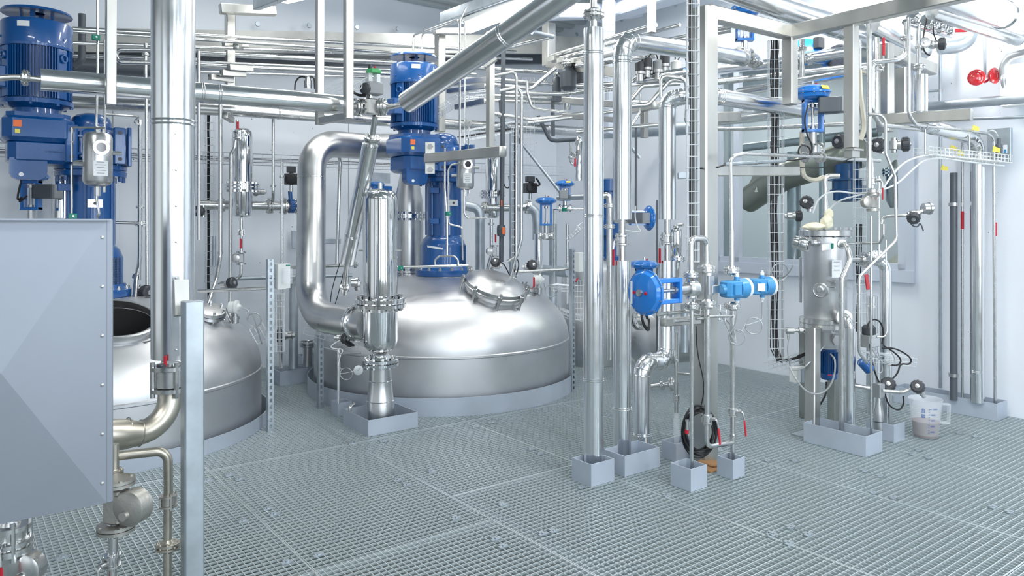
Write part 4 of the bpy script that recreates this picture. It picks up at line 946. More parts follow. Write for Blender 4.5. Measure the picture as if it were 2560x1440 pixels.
cable([P(2318, 40, 5.7), P(2310, 80, 5.7), P(2305, 115, 5.7), P(2315, 135, 5.7), P(2325, 138, 5.7)], .006, 'black cable hanging from the sanitary valves')
cable([P(2335, 45, 5.8), P(2332, 80, 5.8), P(2340, 100, 5.8)], .005, 'short black cable at the right of the sanitary valves')
pipe([P(2418, 30, 6.2), P(2428, 95, 6.2), P(2400, 116, 6.2), P(2350, 120, 6.2)], .055, 'grey elbow pipe near the wall in the upper right', m='galv', R=.18)
pipe([P(2351, 45, 6.52), P(2351, 970, 6.52)], .014, 'thin galvanised conduit running down the right wall', m='galv', clamps=[P(2352, 226, 6.8)], name='conduit', cat='conduit')
pipe([P(2462, 85, 6.75), P(2462, 188, 6.75)], .012, 'short conduit down to the red alarm lamps', m='galv', name='conduit', cat='conduit')
pipe([P(2318, 228, 6.6), P(2352, 226, 6.75)], .012, 'short stub joining the wall conduit', m='galv')
root = thing('alarm_lamps', P(2462, 192, 6.75), 'pair of round red alarm horns on the white right wall', 'alarm')
for x, y, s in ((2441, 194, -1), (2486, 189, 1)):
    c = P(x, y, 6.15); v = V((s*.45, -1, 0)).normalized()
    build('red_horn', 'lred', MB().lathe(c+v*-.05, v, [(0, .03), (.03, .055), (.045, .066), (.055, .066), (.062, .058), (.066, .04), (.060, .036), (.066, .02), (.068, .005)], 32), root)
build('grille', 'red', MB().tube([P(2441, 194, 6.2), P(2462, 206, 6.2), P(2486, 189, 6.2)], .010, R=.02, n=8), root)
root = thing('wall_lamp', PB(2545, 205, 6.95), 'bright wall light glaring at the right picture edge', 'lamp')
build('housing', 'white', MB().box(AB(a_on_b(2560), 6.93, 2.72), (.12, .22, .34), bev=.02), root); build('diffuser', 'lamp', MB().box(AB(a_on_b(2560), 6.86, 2.72), (.03, .20, .32)), root)
pipe([PB(2568, 130, 6.85), PB(2522, 143, 6.85), PB(2508, 165, 6.85), PB(2508, 200, 6.85)], .03, 'grey flexible conduit curving down beside the alarm horns', m='yhose', R=.15, name='flexible_conduit', cat='conduit')
cable(loop(PB(2508, 205, 6.8), V((1, -1, 0)), .05, 1.7, 26), .012, 'small grey cable loop under the flexible conduit', 'yhose')
pipe([PB(2300, 268, 6.80), PB(2600, 243, 6.80)], .040, 'grey pipe running along the right wall below the alarm horns', m='galv')
pipe([PB(2430, 297, 6.95), PB(2600, 291, 6.95)], .014, 'thin grey conduit low along the right wall', m='galv', name='conduit', cat='conduit')
root = thing('wall_box', PB(2500, 405, 6.9), 'beige grey metal junction panel on the right wall with a cable gland', 'panel')
build('plate', 'galv', MB().box(PB(2500, 364, 6.92), (.05, .17, .28), bev=.004), root); build('gland', 'dgrey', MB().lathe(PB(2497, 392, 6.78), UZ, [(0, .02), (.07, .02), (.075, .025), (.10, .025), (.105, .015), (.15, .015)], 12), root)
build('label_plate', 'label', MB().box(PB(2513, 373, 6.885), (.004, .03, .07)), root); build('logo_mark', 'mblue', MB().box(PB(2513, 378, 6.88), (.004, .015, .03)), root)
cable([PB(2494, 340, 6.78), PB(2488, 328, 6.7), PB(2476, 325, 6.7), PB(2468, 335, 6.75)], .006, 'white cable arching into the top of the junction panel', 'white')
# wall pipes
pipe([P(2384, 432, 6.28), P(2384, 1000, 6.28)], .029, 'dark grey plastic pipe standing open topped by the right wall', m='dgrey', clamps=[P(2384, 512, 6.38), P(2384, 932, 6.38)])
pipe([P(2406, 350, 6.25), P(2406, 1005, 6.25)], .0115, 'thin bare wall pipe with a red marking between dark and clad pipe')
solo('red_pipe_label', 'red', MB().lathe(P(2406, 573, 6.25), UZ, [(0, .013), (.15, .013)], 12), 'red marking sleeve on the thin bare wall pipe', 'label')
solo('red_pipe_sleeve', 'red', MB().lathe(P(2488, 590, 6.12), UZ, [(0, .0135), (.11, .0135)], 12), 'small red marking sleeve on the outermost wall pipe', 'label')
for i, (x, y, w) in enumerate(((2433, 312, .05), (2377, 362, .05), (2397, 375, .05), (2484, 365, .055), (2355, 412, .05))):
    p = P(x, y, 6.0); t = thing('paper_tag', p, 'small yellow paper tag, '+('on the support beam', 'above the thin wall conduit', 'right beside the dark plastic pipe top', 'on the pipe before the junction panel', 'lowest, over the thin wall conduit')[i], 'tag', 'yellow tags on the wall pipes')
    build('paper', 'yellow', MB().extrude([p, p+V((w, 0, -.02)), p+V((w*.8, -.01, -w)), p+V((-.01, 0, -w*.8))], V((0, .003, 0))), t)
# white basket for hoses
basket([P(2302, 388, 5.6), P(2510, 408, 6.15)], .12, .06, V((.4, -1, 0)), 'white wire basket tray hanging level at the right', m='white', step=.05, wr=.003, cells=4)
for i, (x, y0, y1, d) in enumerate(((2313, 318, 385, 5.6), (2423, 335, 398, 5.95))): pipe([P(x, y0, d), P(x, y1, d)], .006, ('left', 'right')[i]+' thin rod hanging the white wire basket')
def hosew(pts, label, r=.007): return cable(pts, r, label, 'hose', nm='milky_hose', cat='hose')
hosew([P(2500, 402, 6.1), P(2400, 395, 5.85), P(2330, 385, 5.6), P(2270, 398, 5.5), P(2235, 430, 5.4), P(2205, 475, 5.4), P(2190, 500, 5.4)], 'milky hose from the white basket down past the steam trap')
hosew([P(2510, 415, 6.1), P(2420, 405, 5.85), P(2320, 390, 5.6), P(2275, 430, 5.5), P(2235, 468, 5.45), P(2150, 487, 5.5), P(2085, 475, 5.6), P(2045, 495, 5.65), P(2032, 532, 5.7)], 'long milky hose arching over to the vessel lid')
hosew([P(2192, 475, 5.6), P(2140, 490, 5.6), P(2100, 500, 5.65), P(2075, 520, 5.7), P(2062, 540, 5.7)], 'short milky hose ending at the rag on the vessel')
# ================================================================== small pressure vessel
VD = 5.85; vx = P(2063, 558, VD).x; X = V((vx, VD, 0)); zz = lambda y: CZ-(y-HY)/F*VD
root = thing('pressure_vessel', X+UZ*zz(868), 'small upright stainless pressure vessel with sight glass on square legs at right', 'vessel')
build('shell', 'vessel', MB().lathe(X, UZ, [(zz(868), .11), (zz(850), .135), (zz(812), .135), (zz(800), .158), (zz(592), .158), (zz(590), .15)], 48), root)
build('lid_flange', 'steel', MB().lathe(X+UZ*zz(590), UZ, [(0, .19), (.004, .195), (.044, .195), (.048, .19), (.049, .05)], 56), root)
build('lower_flange', 'steel', MB().lathe(X+UZ*zz(818), UZ, [(0, .17), (.002, .19), (.035, .19), (.038, .185), (.042, .185), (.044, .19), (.075, .19), (.08, .16)], 56), root)
for i in range(12):
    a = 2*math.pi*i/12
    build('flange_bolt', 'bolt', MB().lathe(X+V((.178*math.cos(a), .178*math.sin(a), zz(594))), UZ, [(0, .010), (.01, .010)], 6).lathe(X+V((.178*math.cos(a), .178*math.sin(a), zz(574))), UZ, [(0, .010), (.018, .010)], 6), root)
    build('flange_bolt', 'bolt', MB().lathe(X+V((.172*math.cos(a), .172*math.sin(a), zz(822))), UZ, [(0, .010), (.014, .010)], 6), root)
v = (P(2039, 722, 5.6)-X); v.z = 0; v.normalize()
s_ = build('sight_glass', 'steel', MB().ring(X+v*.150+UZ*zz(722), v, .052, .010, 32, 8).lathe(X+v*.146+UZ*zz(722), v, [(0, .05), (.012, .05)], 28), root)
build('sight_knob', 'bolt', MB().lathe(X+v*.15+UZ*zz(720), v, [(0, .03), (.03, .03), (.035, .02), (.05, .018)], 18), s_)
v2 = V((.12, -1, 0)).normalized(); build('hex_plug', 'bolt', MB().lathe(X+v2*.12+UZ*zz(842), v2, [(0, .03), (.03, .03), (.031, .042), (.055, .042)], 6), root)
np_ = build('name_plate', 'label', MB().box(P(2092, 672, 5.62), (.085, .004, .13), rot=.25), root); build('name_plate', 'steel', MB().box(P(2106, 715, 5.6), (.08, .004, .09), rot=.25), root)
for z in (702, 716): build('plate_pin', 'bolt', MB().tube([P(2068, z, 5.7), P(2088, z+3, 5.6)], .006, n=8), root)
for i in range(3): build('printed_line', 'grey', MB().box(P(2092, 655+10*i, 5.615), (.05, .003, .004), rot=.25), np_)
build('side_rail', 'satin', MB().box(P(2001, 700, 5.95), (.014, .03, .36), rot=0, bev=.003), root)
build('leg', 'beam', MB().bar(G(2031, 5.56, .0), P(2032, 820, 5.66), .085, .085, side=BD), root)
build('leg', 'beam', MB().bar(G(2083, 6.05, .0), P(2083, 830, 6.0), .07, .07, side=BD), root)
build('leg', 'beam', MB().bar(G(2008, 6.15, .0), P(2008, 830, 6.0), .05, .05, side=BD), root)
build('foot_plate', 'galv', MB().box(G(2026, 5.62, .005), (.2, .2, .01)), root)
# things on the lid
pts = []
root = thing('rag', X+UZ*zz(574), 'yellowed cloth rag draped over the fittings on the vessel lid', 'cloth')
def blob(c, rx, ry, rz, m_, nm, seed, parent, amp=.25):
    rnd = random.Random(seed); mb = MB(); n, k = 22, 12; ph = [rnd.uniform(0, 6.3) for _ in range(8)]; vs = []; fs = []
    for i in range(k+1):
        t = math.pi*i/k
        for j in range(n):
            a = 2*math.pi*j/n
            q = 1+amp*(math.sin(3*a+ph[0]+2*t)*.5+math.sin(5*a+ph[1]-3*t)*.35+math.sin(4*t+ph[2]+a)*.4)
            vs.append(V(c)+V((rx*math.sin(t)*math.cos(a)*q, ry*math.sin(t)*math.sin(a)*q, rz*math.cos(t)*(1+amp*.3*math.sin(2*a+ph[3])))))
    for i in range(k):
        for j in range(n): fs.append((i*n+j, i*n+(j+1) % n, (i+1)*n+(j+1) % n, (i+1)*n+j))
    return build(nm, m_, mb.add(vs, fs), parent)
blob(P(2037, 566, 5.7), .085, .05, .030, 'cloth', 'fold', 3, root); blob(P(2068, 555, 5.68), .045, .04, .055, 'cloth', 'fold', 5, root); blob(P(2072, 535, 5.69), .035, .03, .04, 'cloth', 'fold', 8, root)
pipe([P(2098, 440, 5.8), P(2060, 440, 5.8), P(2063, 470, 5.8), P(2063, 572, 5.8)], .02, 'curved steel neck pipe rising from the vessel lid', R=.08, clamps=[P(2063, 540, 5.8)])
solo('cone_reducer', 'steel', MB().lathe(P(2063, 522, 5.8), UZ, [(0, .026), (.03, .026), (.10, .016)], 20), 'small cone reducer on the neck of the vessel lid', 'pipe fitting')
cable([P(2005, 330, 5.9), P(2005, 425, 5.7), P(2012, 445, 5.75), P(2040, 452, 5.8), P(2060, 442, 5.8)], .018, 'beige sleeved hose curving into the lid neck', 'beige', nm='sleeved_hose', cat='hose')
cable([P(2148, 175, 5.6), P(2150, 240, 5.6), P(2158, 290, 5.6), P(2160, 325, 5.6), P(2150, 350, 5.6)], .020, 'beige sleeved hose hanging beside the gantry post', 'beige', nm='sleeved_hose', cat='hose')
pipe([P(2149, 100, 5.6), P(2149, 178, 5.6)], .014, 'slim fitting above the beige hose by the gantry post', clamps=[P(2149, 112, 5.6)])
knob_valve(P(1975, 540, 6.2), RT, V((1, -.2, 0)), .045, 'black capped valve left of the vessel lid with a clear end', 'dark')
knob_valve(P(2024, 512, 6.1), UZ, V((-.5, -.6, .2)), .05, 'black capped valve standing behind the vessel lid', 'dark')
knob_valve(P(2115, 355, 5.9), BD, V((-.8, -.5, 0)), .055, 'black round valve head left of the hanging post shoe', 'dark')
knob_valve(P(2205, 365, 5.4), UZ, V((-.7, -.7, 0)), .05, 'black valve head left of the thin crooked pipe', 'dark')
knob_valve(P(2235, 363, 5.5), UZ, V((.9, -.4, .05)), .05, 'black valve head right of the thin crooked pipe with clear cap', 'dark')
knob_valve(P(2285, 535, 5.4), V((1, 0, .1)), V((-.3, -.5, -.3)), .042, 'black valve head hanging at the end of the side pipe', 'dark')
h_ = head(P(2276, 540, 5.4), V((1, -.1, .45)), .045, 'clear capped valve indicator head reaching out to the right', 'bolt', neck=.12, nm='valve_indicator', cat='valve indicator')
pipe([P(2203, 560, 5.5), P(2208, 542, 5.5), P(2262, 538, 5.4), P(2278, 540, 5.4)], .011, 'thin side pipe reaching right to the indicator head', R=.04)
cable([P(2270, 545, 5.4), P(2280, 565, 5.4), P(2295, 568, 5.4), P(2300, 555, 5.4), P(2308, 575, 5.4), P(2308, 578, 5.4)], .005, 'short dark cable loop below the indicator head', 'dgrey')
root = thing('pressure_transmitter', P(2003, 610, 5.55), 'shiny cylindrical transmitter head on the left of the vessel', 'transmitter')
v = V((.75, -.55, -.25)).normalized(); build('head', 'polish', MB().lathe(P(2003, 608, 5.6)-v*.06, v, [(0, .035), (.01, .05), (.05, .052), (.055, .045), (.06, .052), (.11, .054), (.12, .05)], 28), root)
build('lens', 'gloss', MB().lathe(P(2003, 608, 5.6)+v*.061, v, [(0, .038), (.001, .038)], 20), root); build('neck', 'bolt', MB().tube([P(2010, 605, 5.6), P(2045, 608, 5.72)], .022, n=12).lathe(P(2032, 607, 5.68), RT, [(0, .032), (.02, .032)], 16), root)
cable([P(1988, 628, 5.6), P(1985, 650, 5.6), P(1980, 672, 5.6), P(1960, 695, 5.7), P(1945, 690, 5.8)], .005, 'grey cable hanging from the shiny transmitter to the basket', 'yhose')
root = thing('level_switch', P(1992, 825, 5.7), 'cylindrical level sensor on the left below the vessel flange', 'sensor')
build('body', 'steel', MB().lathe(P(1964, 826, 5.7), RT, [(0, .02), (.005, .026), (.06, .026), (.065, .012), (.10, .012), (.101, .024), (.13, .024), (.131, .014), (.17, .014)], 18).tube([P(1971, 832, 5.7), P(1971, 848, 5.7)], .010, n=10), root)
cable([P(1971, 848, 5.7), P(1968, 880, 5.7), P(1975, 915, 5.75)], .004, 'grey cable below the level sensor', 'yhose')
root = thing('green_sight_tag', P(2068, 617, 5.6), 'small glass sight window tag with green edge on the vessel', 'tag')
build('plate', 'label', MB().box(P(2068, 617, 5.6), (.085, .006, .045), ax=(V((1, .1, .12)).normalized(), FW, UZ)), root); build('green_edge', 'green', MB().box(P(2081, 615, 5.595), (.02, .008, .04)), root)
# drive under the vessel
root = thing('stirrer_motor', P(2072, 950, 5.85), 'small deep blue finned motor under the pressure vessel', 'motor')
m = MB().lathe(P(2072, 948, 5.85), UZ, [(0, .05), (.01, .062), (.05, .064), (.055, .055), (.22, .055), (.225, .064), (.25, .064)], 28)
for i in range(28): a = 2*math.pi*i/28; m.box(P(2072, 905, 5.85)+V((.06*math.cos(a), .06*math.sin(a), 0)), (.014, .003, .16), rot=a)
build('body', 'blue', m, root); build('plate', 'red', MB().box(P(2074, 938, 5.785), (.03, .003, .012), rot=0), root)
cable([P(2076, 885, 5.75), P(2090, 900, 5.7), P(2085, 950, 5.6), P(2060, 985, 5.5), P(2020, 985, 5.45), P(1990, 950, 5.5), P(1975, 920, 5.6)], .007, 'grey armoured cable swinging under the small motor', 'yhose')
cable([P(2061, 865, 5.65), P(2035, 895, 5.6), P(2005, 925, 5.6), P(1980, 925, 5.7)], .005, 'thin grey cable from the hex plug to the white box', 'yhose')
cable([P(2066, 955, 5.85), P(2066, 985, 5.8), P(2050, 1012, 5.8)], .007, 'black cable hanging below the small motor')
root = thing('junction_box', P(1995, 960, 5.85), 'small light grey junction box on the left vessel leg', 'junction box')
build('case', 'white', MB().box(P(1992, 935, 5.85), (.11, .07, .12), bev=.006), root); build('plate', 'galv', MB().box(P(2006, 940, 5.75), (.03, .01, .10)), root)
# pipes of the vessel
pipe([P(2100, 610, 5.6), P(2118, 612, 5.45), P(2126, 650, 5.4), P(2104, 700, 5.4), P(2104, 1085, 5.4)], .0205, 'bare pipe curving out of the vessel side and down into its tray', R=.09, flanges=[(P(2104, 611, 5.56), 1.7)])
pipe([P(2093, 793, 5.75), P(2120, 795, 5.5), P(2124, 822, 5.5)], .030, 'short elbow from the vessel bottom flange into the clad pipe', R=.06, flanges=[(P(2108, 794, 5.6), 2.0)])
ipipe([P(2124, 1085, 5.5), P(2124, 820, 5.5)], .042, 'short clad pipe standing in the vessel tray', bands=[P(2124, 1076, 5.5)])
pipe([P(2178, 1090, 5.28), P(2178, 540, 5.28)], .0085, 'straight thin pipe from the steam trap down to the tray')
steamtrap(P(2182, 505, 5.4), UZ, V((-1, -.25, 0)), .055, 'rounded cast steam trap right of the vessel lid')
ball_valve(P(2181, 452, 5.4), UZ, .03, 'small ball valve with red lever above the rounded steam trap', V((.8, -.6, 0)), V((0, 0, -1)), .14)
pipe([P(2181, 480, 5.4), P(2181, 420, 5.4), P(2178, 395, 5.4)], .012, 'short pipe joining valve and steam trap at right', flanges=[(P(2181, 478, 5.4), 3)])
ipipe([P(2178, 648, 5.95), P(2214, 655, 5.95), P(2215, 1065, 5.95)], .044, 'clad pipe behind the crooked pipe, with rounded top elbow', R=.09)
ipipe([P(2180, 740, 6.3), P(2180, 1050, 6.3)], .046, 'wide clad pipe standing behind the thin straight pipe', bands=[P(2180, 765, 6.3)])
blob(P(2192, 640, 5.85), .07, .05, .05, 'foilbl', 'x', 4, thing('foil_wrap', P(2192, 650, 5.85), 'crumpled shiny foil wrapped round the top elbow', 'foil'))
pipe([P(2120, 650, 5.9), P(2180, 650, 5.95)], .02, 'horizontal flanged stub leaving the vessel to the right', flanges=[(P(2162, 650, 5.94), 3.2)])
pipe([P(2123, 608, 5.8), P(2200, 607, 5.6), P(2208, 590, 5.55), P(2208, 560, 5.55)], .011, 'thin tube from the lid side that turns upward', R=.03)
pipe([P(2215, 600, 5.55), P(2217, 830, 5.5), P(2212, 842, 5.5), P(2192, 842, 5.5)], .006, 'very thin tube hooking left near the lower basket', R=.03)
pipe([P(2197, 440, 5.7), P(2197, 640, 5.7)], .007, 'thin straight tube right of the steam trap')
lv = thing('red_lever', P(2168, 720, 5.3), 'red valve lever hanging beside the diagonal pipe run', 'valve lever'); build('handle', 'red', MB().box(P(2168, 705, 5.35), (.028, .012, .11), ax=(V((1, 0, .15)).normalized(), FW, V((-.15, 0, 1)).normalized()), bev=.004), lv); build('stem', 'bolt', MB().tube([P(2170, 690, 5.4), P(2172, 680, 5.45)], .01, n=8), lv)
# bottle pipe
BQ = P(2197, 1040, 5.6)
root = thing('bottle_pipe', G(2205, 5.62, .05), 'bottle shaped reducer pipe bending into the small open tray', 'pipe')
build('body', 'satin', MB().lathe(P(2197, 1052, 5.55), UZ, [(0, .038), (.06, .036), (.16, .013), (.22, .013)], 24).tube([P(2197, 1053, 5.55), P(2199, 1075, 5.55), P(2210, 1095, 5.62)], .038, R=.06, n=20), root)
pipe([P(2138, 964, 5.5), P(2190, 974, 5.45)], .017, 'short horizontal pipe into the discharge valve block')
solo('valve_block', 'bolt', MB().box(P(2195, 975, 5.42), (.07, .07, .10), bev=.006), 'square steel discharge valve block over the bottle shaped pipe', 'valve block')
pipe([P(2206, 977, 5.4), P(2262, 981, 5.4), P(2280, 970, 5.38)], .013, 'curved discharge pipe reaching right above the jug', R=.09)
knob_valve(P(2297, 972, 5.36), V((.5, 0, -.8)), V((-.35, -.5, .25)), .045, 'black knurled hand valve above the measuring jug', 'dark')
pipe([P(2300, 978, 5.36), P(2311, 993, 5.36)], .014, 'short spout of the hand valve above the jug')
knob_valve(P(2222, 965, 5.55), BD, V((-.4, -.7, .3)), .05, 'black ribbed valve head behind the discharge pipe', 'dark')
cable([P(2212, 985, 5.5), P(2222, 1015, 5.5), P(2248, 1028, 5.5), P(2260, 1010, 5.5), P(2258, 990, 5.5)], .006, 'black cable loop hanging below the discharge valve')
cable([P(2200, 1000, 5.6), P(2185, 900, 5.6), P(2195, 880, 5.6)], .005, 'grey cable by the bottle shaped pipe', 'yhose')
# pneumatic cluster
root = thing('clear_valve_head', P(2200, 900, 5.6), 'cluster of clear capped pneumatic valve heads with black tubing behind the thin pipe', 'valve actuator')
build('body', 'steel', MB().box(P(2175, 850, 5.7), (.15, .09, .10), bev=.01), root); build('dark_head', 'dark', MB().lathe(P(2172, 835, 5.65), UZ, [(0, .05), (.05, .05), (.07, .03)], 18), root)
build('clear_cap', 'frost', MB().lathe(P(2218, 893, 5.6), V((.6, -.7, 0)), [(0, .045), (.05, .04), (.06, .02)], 18), root)
build('blue_body', 'blue', MB().lathe(P(2150, 900, 5.45), V((.7, 0, -.7)), [(0, .02), (.01, .035), (.10, .04), (.11, .03)], 16), root)
for i, pts in enumerate(([(2165, 825), (2175, 798), (2200, 800), (2210, 830), (2205, 860)], [(2210, 865), (2235, 880), (2255, 900), (2245, 915), (2215, 910)], [(2205, 870), (2240, 870), (2280, 895), (2275, 912), (2250, 908), (2245, 935), (2215, 960)], [(2175, 860), (2178, 900), (2190, 940), (2200, 960)], [(2195, 880), (2210, 930), (2190, 935), (2185, 905)], [(2180, 870), (2195, 895), (2205, 905), (2225, 915), (2240, 900), (2228, 880)])):
    cable([P(x, y, 5.55-.02*i) for x, y in pts], .006 if i < 4 else .004, ('black tube arching over the rear valve head', 'black tube loop right of the thin straight pipe', 'long black tube through the lower basket to the discharge valve', 'black tube dropping behind the thin straight pipe', 'grey tube loop beside the clear cap', 'thin grey tube curling under the basket')[i], 'black' if i < 4 else 'yhose')
basket([P(2160, 880, 5.6), P(2280, 893, 5.75)], .10, .06, V((.3, 1, .0)), 'low wire basket sticking out to the right behind the thin pipe', step=.05)
# baskets
basket([P(1734, -20, 4.86), P(1734, 655, 4.86)], .075, .04, RT, 'tall narrow cable basket in front of the gantry column')
bundle([P(1728, -20, 4.90), P(1728, 655, 4.90)], .02, 4, 'black cables in the basket at the gantry column')
basket([P(1942, 100, 5.9), P(1942, 895, 5.9)], .115, .05, RT, 'tall wide cable basket left of the pressure vessel')
bundle([P(1937, 100, 5.95), P(1937, 870, 5.95), P(1950, 905, 5.9), P(1990, 895, 5.9), P(2025, 880, 5.95)], .05, 9, 'thick black cable bundle in the wide basket left of the vessel')
pipe([P(1957, 470, 6.0), P(1957, 905, 6.0)], .012, 'grey conduit inside the wide cable basket', m='yhose', name='conduit', cat='conduit')
cable(loop(P(1950, 680, 5.8), FW, .065, 1.8, 30), .004, 'thin grey cable loop tied to the wide cable basket', 'yhose')
basket([P(1925, 908, 5.85), P(2022, 880, 6.1)], .12, .06, V((.3, 1, 0)), 'bent end of the basket lying low beside the vessel leg', step=.05)
basket([P(2152, 400, 6.1), P(2152, 830, 6.1)], .09, .04, RT, 'cable basket standing behind the vessel side pipe', cells=3)
bundle([P(2150, 560, 6.15), P(2146, 830, 6.15)], .04, 5, 'loose black cables in the basket behind the vessel')
# ---- measuring jug
jp = G(2314, 5.6, .0); root = thing('measuring_jug', jp, 'translucent plastic measuring jug with brown liquid standing on the grating', 'jug')
zr = .285
build('cup', 'frost', MB().lathe(jp, UZ, [(.004, .01), (.004, .082), (.02, .088), (zr-.02, .112), (zr-.006, .113), (zr, .118), (zr+.003, .116), (zr-.01, .109), (.022, .084), (.008, .01)], 48, cap=False), root)
build('liquid', 'juice', MB().lathe(jp, UZ, [(.009, .081), (.12, .093), (.121, .01)], 40), root)
build('spout', 'frost', MB().extrude([jp+V((-.105, -.03, zr)), jp+V((-.142, 0, zr+.004)), jp+V((-.105, .03, zr)), jp+V((-.104, 0, zr-.05))], V((.002, 0, 0))), root)
build('handle', 'frost', MB().bar(jp+V((.108, -.02, zr-.035)), jp+V((.168, -.02, zr-.04)), .03, .012).bar(jp+V((.165, -.02, zr-.035)), jp+V((.160, -.02, .105)), .03, .012, side=FW).bar(jp+V((.162, -.02, .108)), jp+V((.096, -.02, .11)), .03, .012), root)
def jug_txt(s, z, ang, size):
    r = .0905+(z-.02)*.0985+.0025
    c = bpy.data.curves.new('marking', 'FONT'); c.body = s; c.size = size; c.align_x = 'CENTER'; c.extrude = .0004
    t_ = bpy.data.objects.new('marking', c); me = bpy.data.meshes.new_from_object(t_); bpy.data.objects.remove(t_)
    o = bpy.data.objects.new('marking', me); col.objects.link(o); a = math.radians(ang)
    v = V((math.sin(a), -math.cos(a), 0)); o.rotation_euler = (math.pi/2, 0, a); o.location = v*r+UZ*z; o.parent = root
    o.data.materials.append(MT['jink'])
MT['jink'] = mat('blue_print', (.03, .10, .38), .5)
for i, s in enumerate(('5000', '4000', '3000', '2000', '1000')): jug_txt('- '+s+' -' if i else 'ml  '+s, .225-.043*i, -2, .016)
m = MB(); 
for z in range(10):
    zz_ = .05+.0195*z; r = .0885+(zz_-.02)*.0985+.002; a = math.radians(-16); m.box(jp+V((math.sin(a)*r, -math.cos(a)*r, zz_)), (.010, .001, .0022), rot=a)
build('scale_marks', 'jink', m, root)
a = math.radians(-38); r = .111; lg = jp+V((math.sin(a)*r, -math.cos(a)*r, .215)); ax_ = (V((math.cos(a), math.sin(a), 0)), V((-math.sin(a), math.cos(a), 0)), UZ)
m = MB().box(lg+ax_[0]*-.010, (.003, .001, .026), ax=ax_).box(lg+ax_[0]*.010, (.003, .001, .026), ax=ax_).box(lg-UZ*.012, (.022, .001, .003), ax=ax_).box(lg+ax_[0]*-.003+UZ*.002, (.003, .001, .018), ax=ax_).box(lg+ax_[0]*.003+UZ*.002, (.003, .001, .018), ax=ax_).ring(lg+UZ*.012, ax_[1], .005, .001, 14, 4)
build('logo', 'jink', m, root)
for z in (.185, .178, .171, .164): m = MB().box(jp+V((math.sin(a)*(.0905+(z-.02)*.0985+.001), -math.cos(a)*(.0905+(z-.02)*.0985+.001), z)), (.026, .001, .0035), ax=ax_); build('printed_line', 'jink', m, root)
# ---- equipment in the room behind the window
INROOM = False
root = thing('domed_tank', AB(4.2, 8.6, 0), 'tan domed vessel seen through the window behind the pressure vessel', 'tank')
build('shell', 'tank2', MB().lathe(AB(3.3, 8.9, 0), UZ, [(0, 1.0)]+[(1.0+.45*math.sin(t), 1.05*math.cos(t)) for t in [k*math.pi/24 for k in range(12)]]+[(1.45, .01)], 48), root)
for i in range(3): build('nozzle', 'dark', MB().lathe(AB(3.0+.3*i, 8.6+.1*i, 1.35), UZ, [(0, .05), (.12, .05), (.13, .08), (.16, .08), (.17, .04), (.3, .04)], 14), root)
ipipe([P(1870, 500, 9.2), P(1960, 440, 8.6), P(2160, 380, 7.9)], .16, 'wide tan duct rising behind the window glass', m='tank2', R=.5)
solo('duct_hopper', 'tank2', MB().extrude([P(1885, 480, 8.8), P(1930, 480, 8.8), P(1935, 430, 8.8), P(1915, 425, 8.8)], FW*.4), 'tan angular hopper end seen through the left window pane', 'hopper')
root = thing('blue_drive', P(2118, 500, 7.9), 'deep blue drive hanging behind the window glass', 'motor')
build('body', 'blue', MB().lathe(P(2118, 505, 7.9), UZ, [(0, .08), (.02, .14), (.10, .14), (.105, .17), (.13, .17), (.135, .15), (.22, .15), (.225, .19), (.24, .19), (.25, .12), (.40, .12), (.41, .08)], 28).box(P(2135, 480, 7.85), (.2, .2, .14), bev=.02), root)
post(G(1803, 9.5), 0, 3.2, .18, 'grey post standing behind the left window pane', 'post', 'window_post', m='galv')
pipe([P(1985, 900, 8.6), P(1985, 380, 8.6)], .075, 'thick galvanised pipe behind the left window pane', m='galv')
pipe([P(2055, 620, 8.0), P(2055, 300, 8.0)], .03, 'thin pipe behind the window left of the hanging blue drive', m='galv')
pipe([P(1850, 370, 9.4), P(2200, 330, 8.0)], .05, 'horizontal pipe behind the upper window', m='galv')
root, X, zz = filt(2242, 7.6, [(520, 30), (500, 50), (420, 50), (410, 30), (400, 12)], 'grey cylindrical unit behind the right edge of the window', m='satin', fl=((430, 70, 8),))
INROOM = True
# ================================================================== left foreground pipework
Q = lambda x, y, d=3.45: P(x, y, d)
root = thing('condensate_pipe', Q(420, 1000, 3.6), 'heat tinted wide pipe curving from the valve to behind the grey hopper', 'pipe')
build('tube', 'tan', MB().tube([P(425, 985, 3.62), P(424, 1080, 3.58), P(240, 1090, 3.35)], .055, R=.16, n=28, seg=10).lathe(P(350, 1084, 3.48), P(300, 1086, 3.42)-P(350, 1084, 3.48), [(0, .055), (.07, .070), (.35, .070)], 28), root)
for p in (P(350, 1083, 3.49), P(318, 1083, 3.45)): q, d = p, (P(300, 1086, 3.42)-P(350, 1084, 3.48)); build('weld_seam', 'tan', MB().ring(p, d, .060 if p.x > -1.74 else .070, .003, 28, 5), root)
root = ball_valve(P(425, 945, 3.62), UZ, .085, 'large flanged ball valve under the widest clad pipe', m='steel')
build('handle', 'red', MB().box(P(413, 903, 3.5), (.014, .010, .05), bev=.003), root); build('knob', 'dark', MB().lathe(P(404, 918, 3.5), UZ, [(0, .022), (.012, .022), (.015, .015)], 12), root)
TD = 3.12
pipe([P(286, 1110, TD+.1), P(286, 1215, TD+.1)], .019, 'short vertical pipe with bolted clamp above the rounded steam trap', m='tan', flanges=[(P(287, 1180, TD+.1), 1.9)])
pipe([P(290, 1140, TD+.12), P(420, 1126, 3.32), P(421, 1230, 3.32), P(420, 1262, 3.32)], .020, 'heat tinted pipe bridging right and down beside the steel post', m='tan', R=.05)
ball_valve(P(420, 1252, 3.32), UZ, .036, 'small flanged fitting on the heat tinted pipe left of the post', m='cast')
pipe([P(420, 1262, 3.32), P(419, 1460, 3.3)], .019, 'lower pipe with a bolted flange left of the steel post', m='tan', flanges=[(P(418, 1365, 3.31), 2.7)])
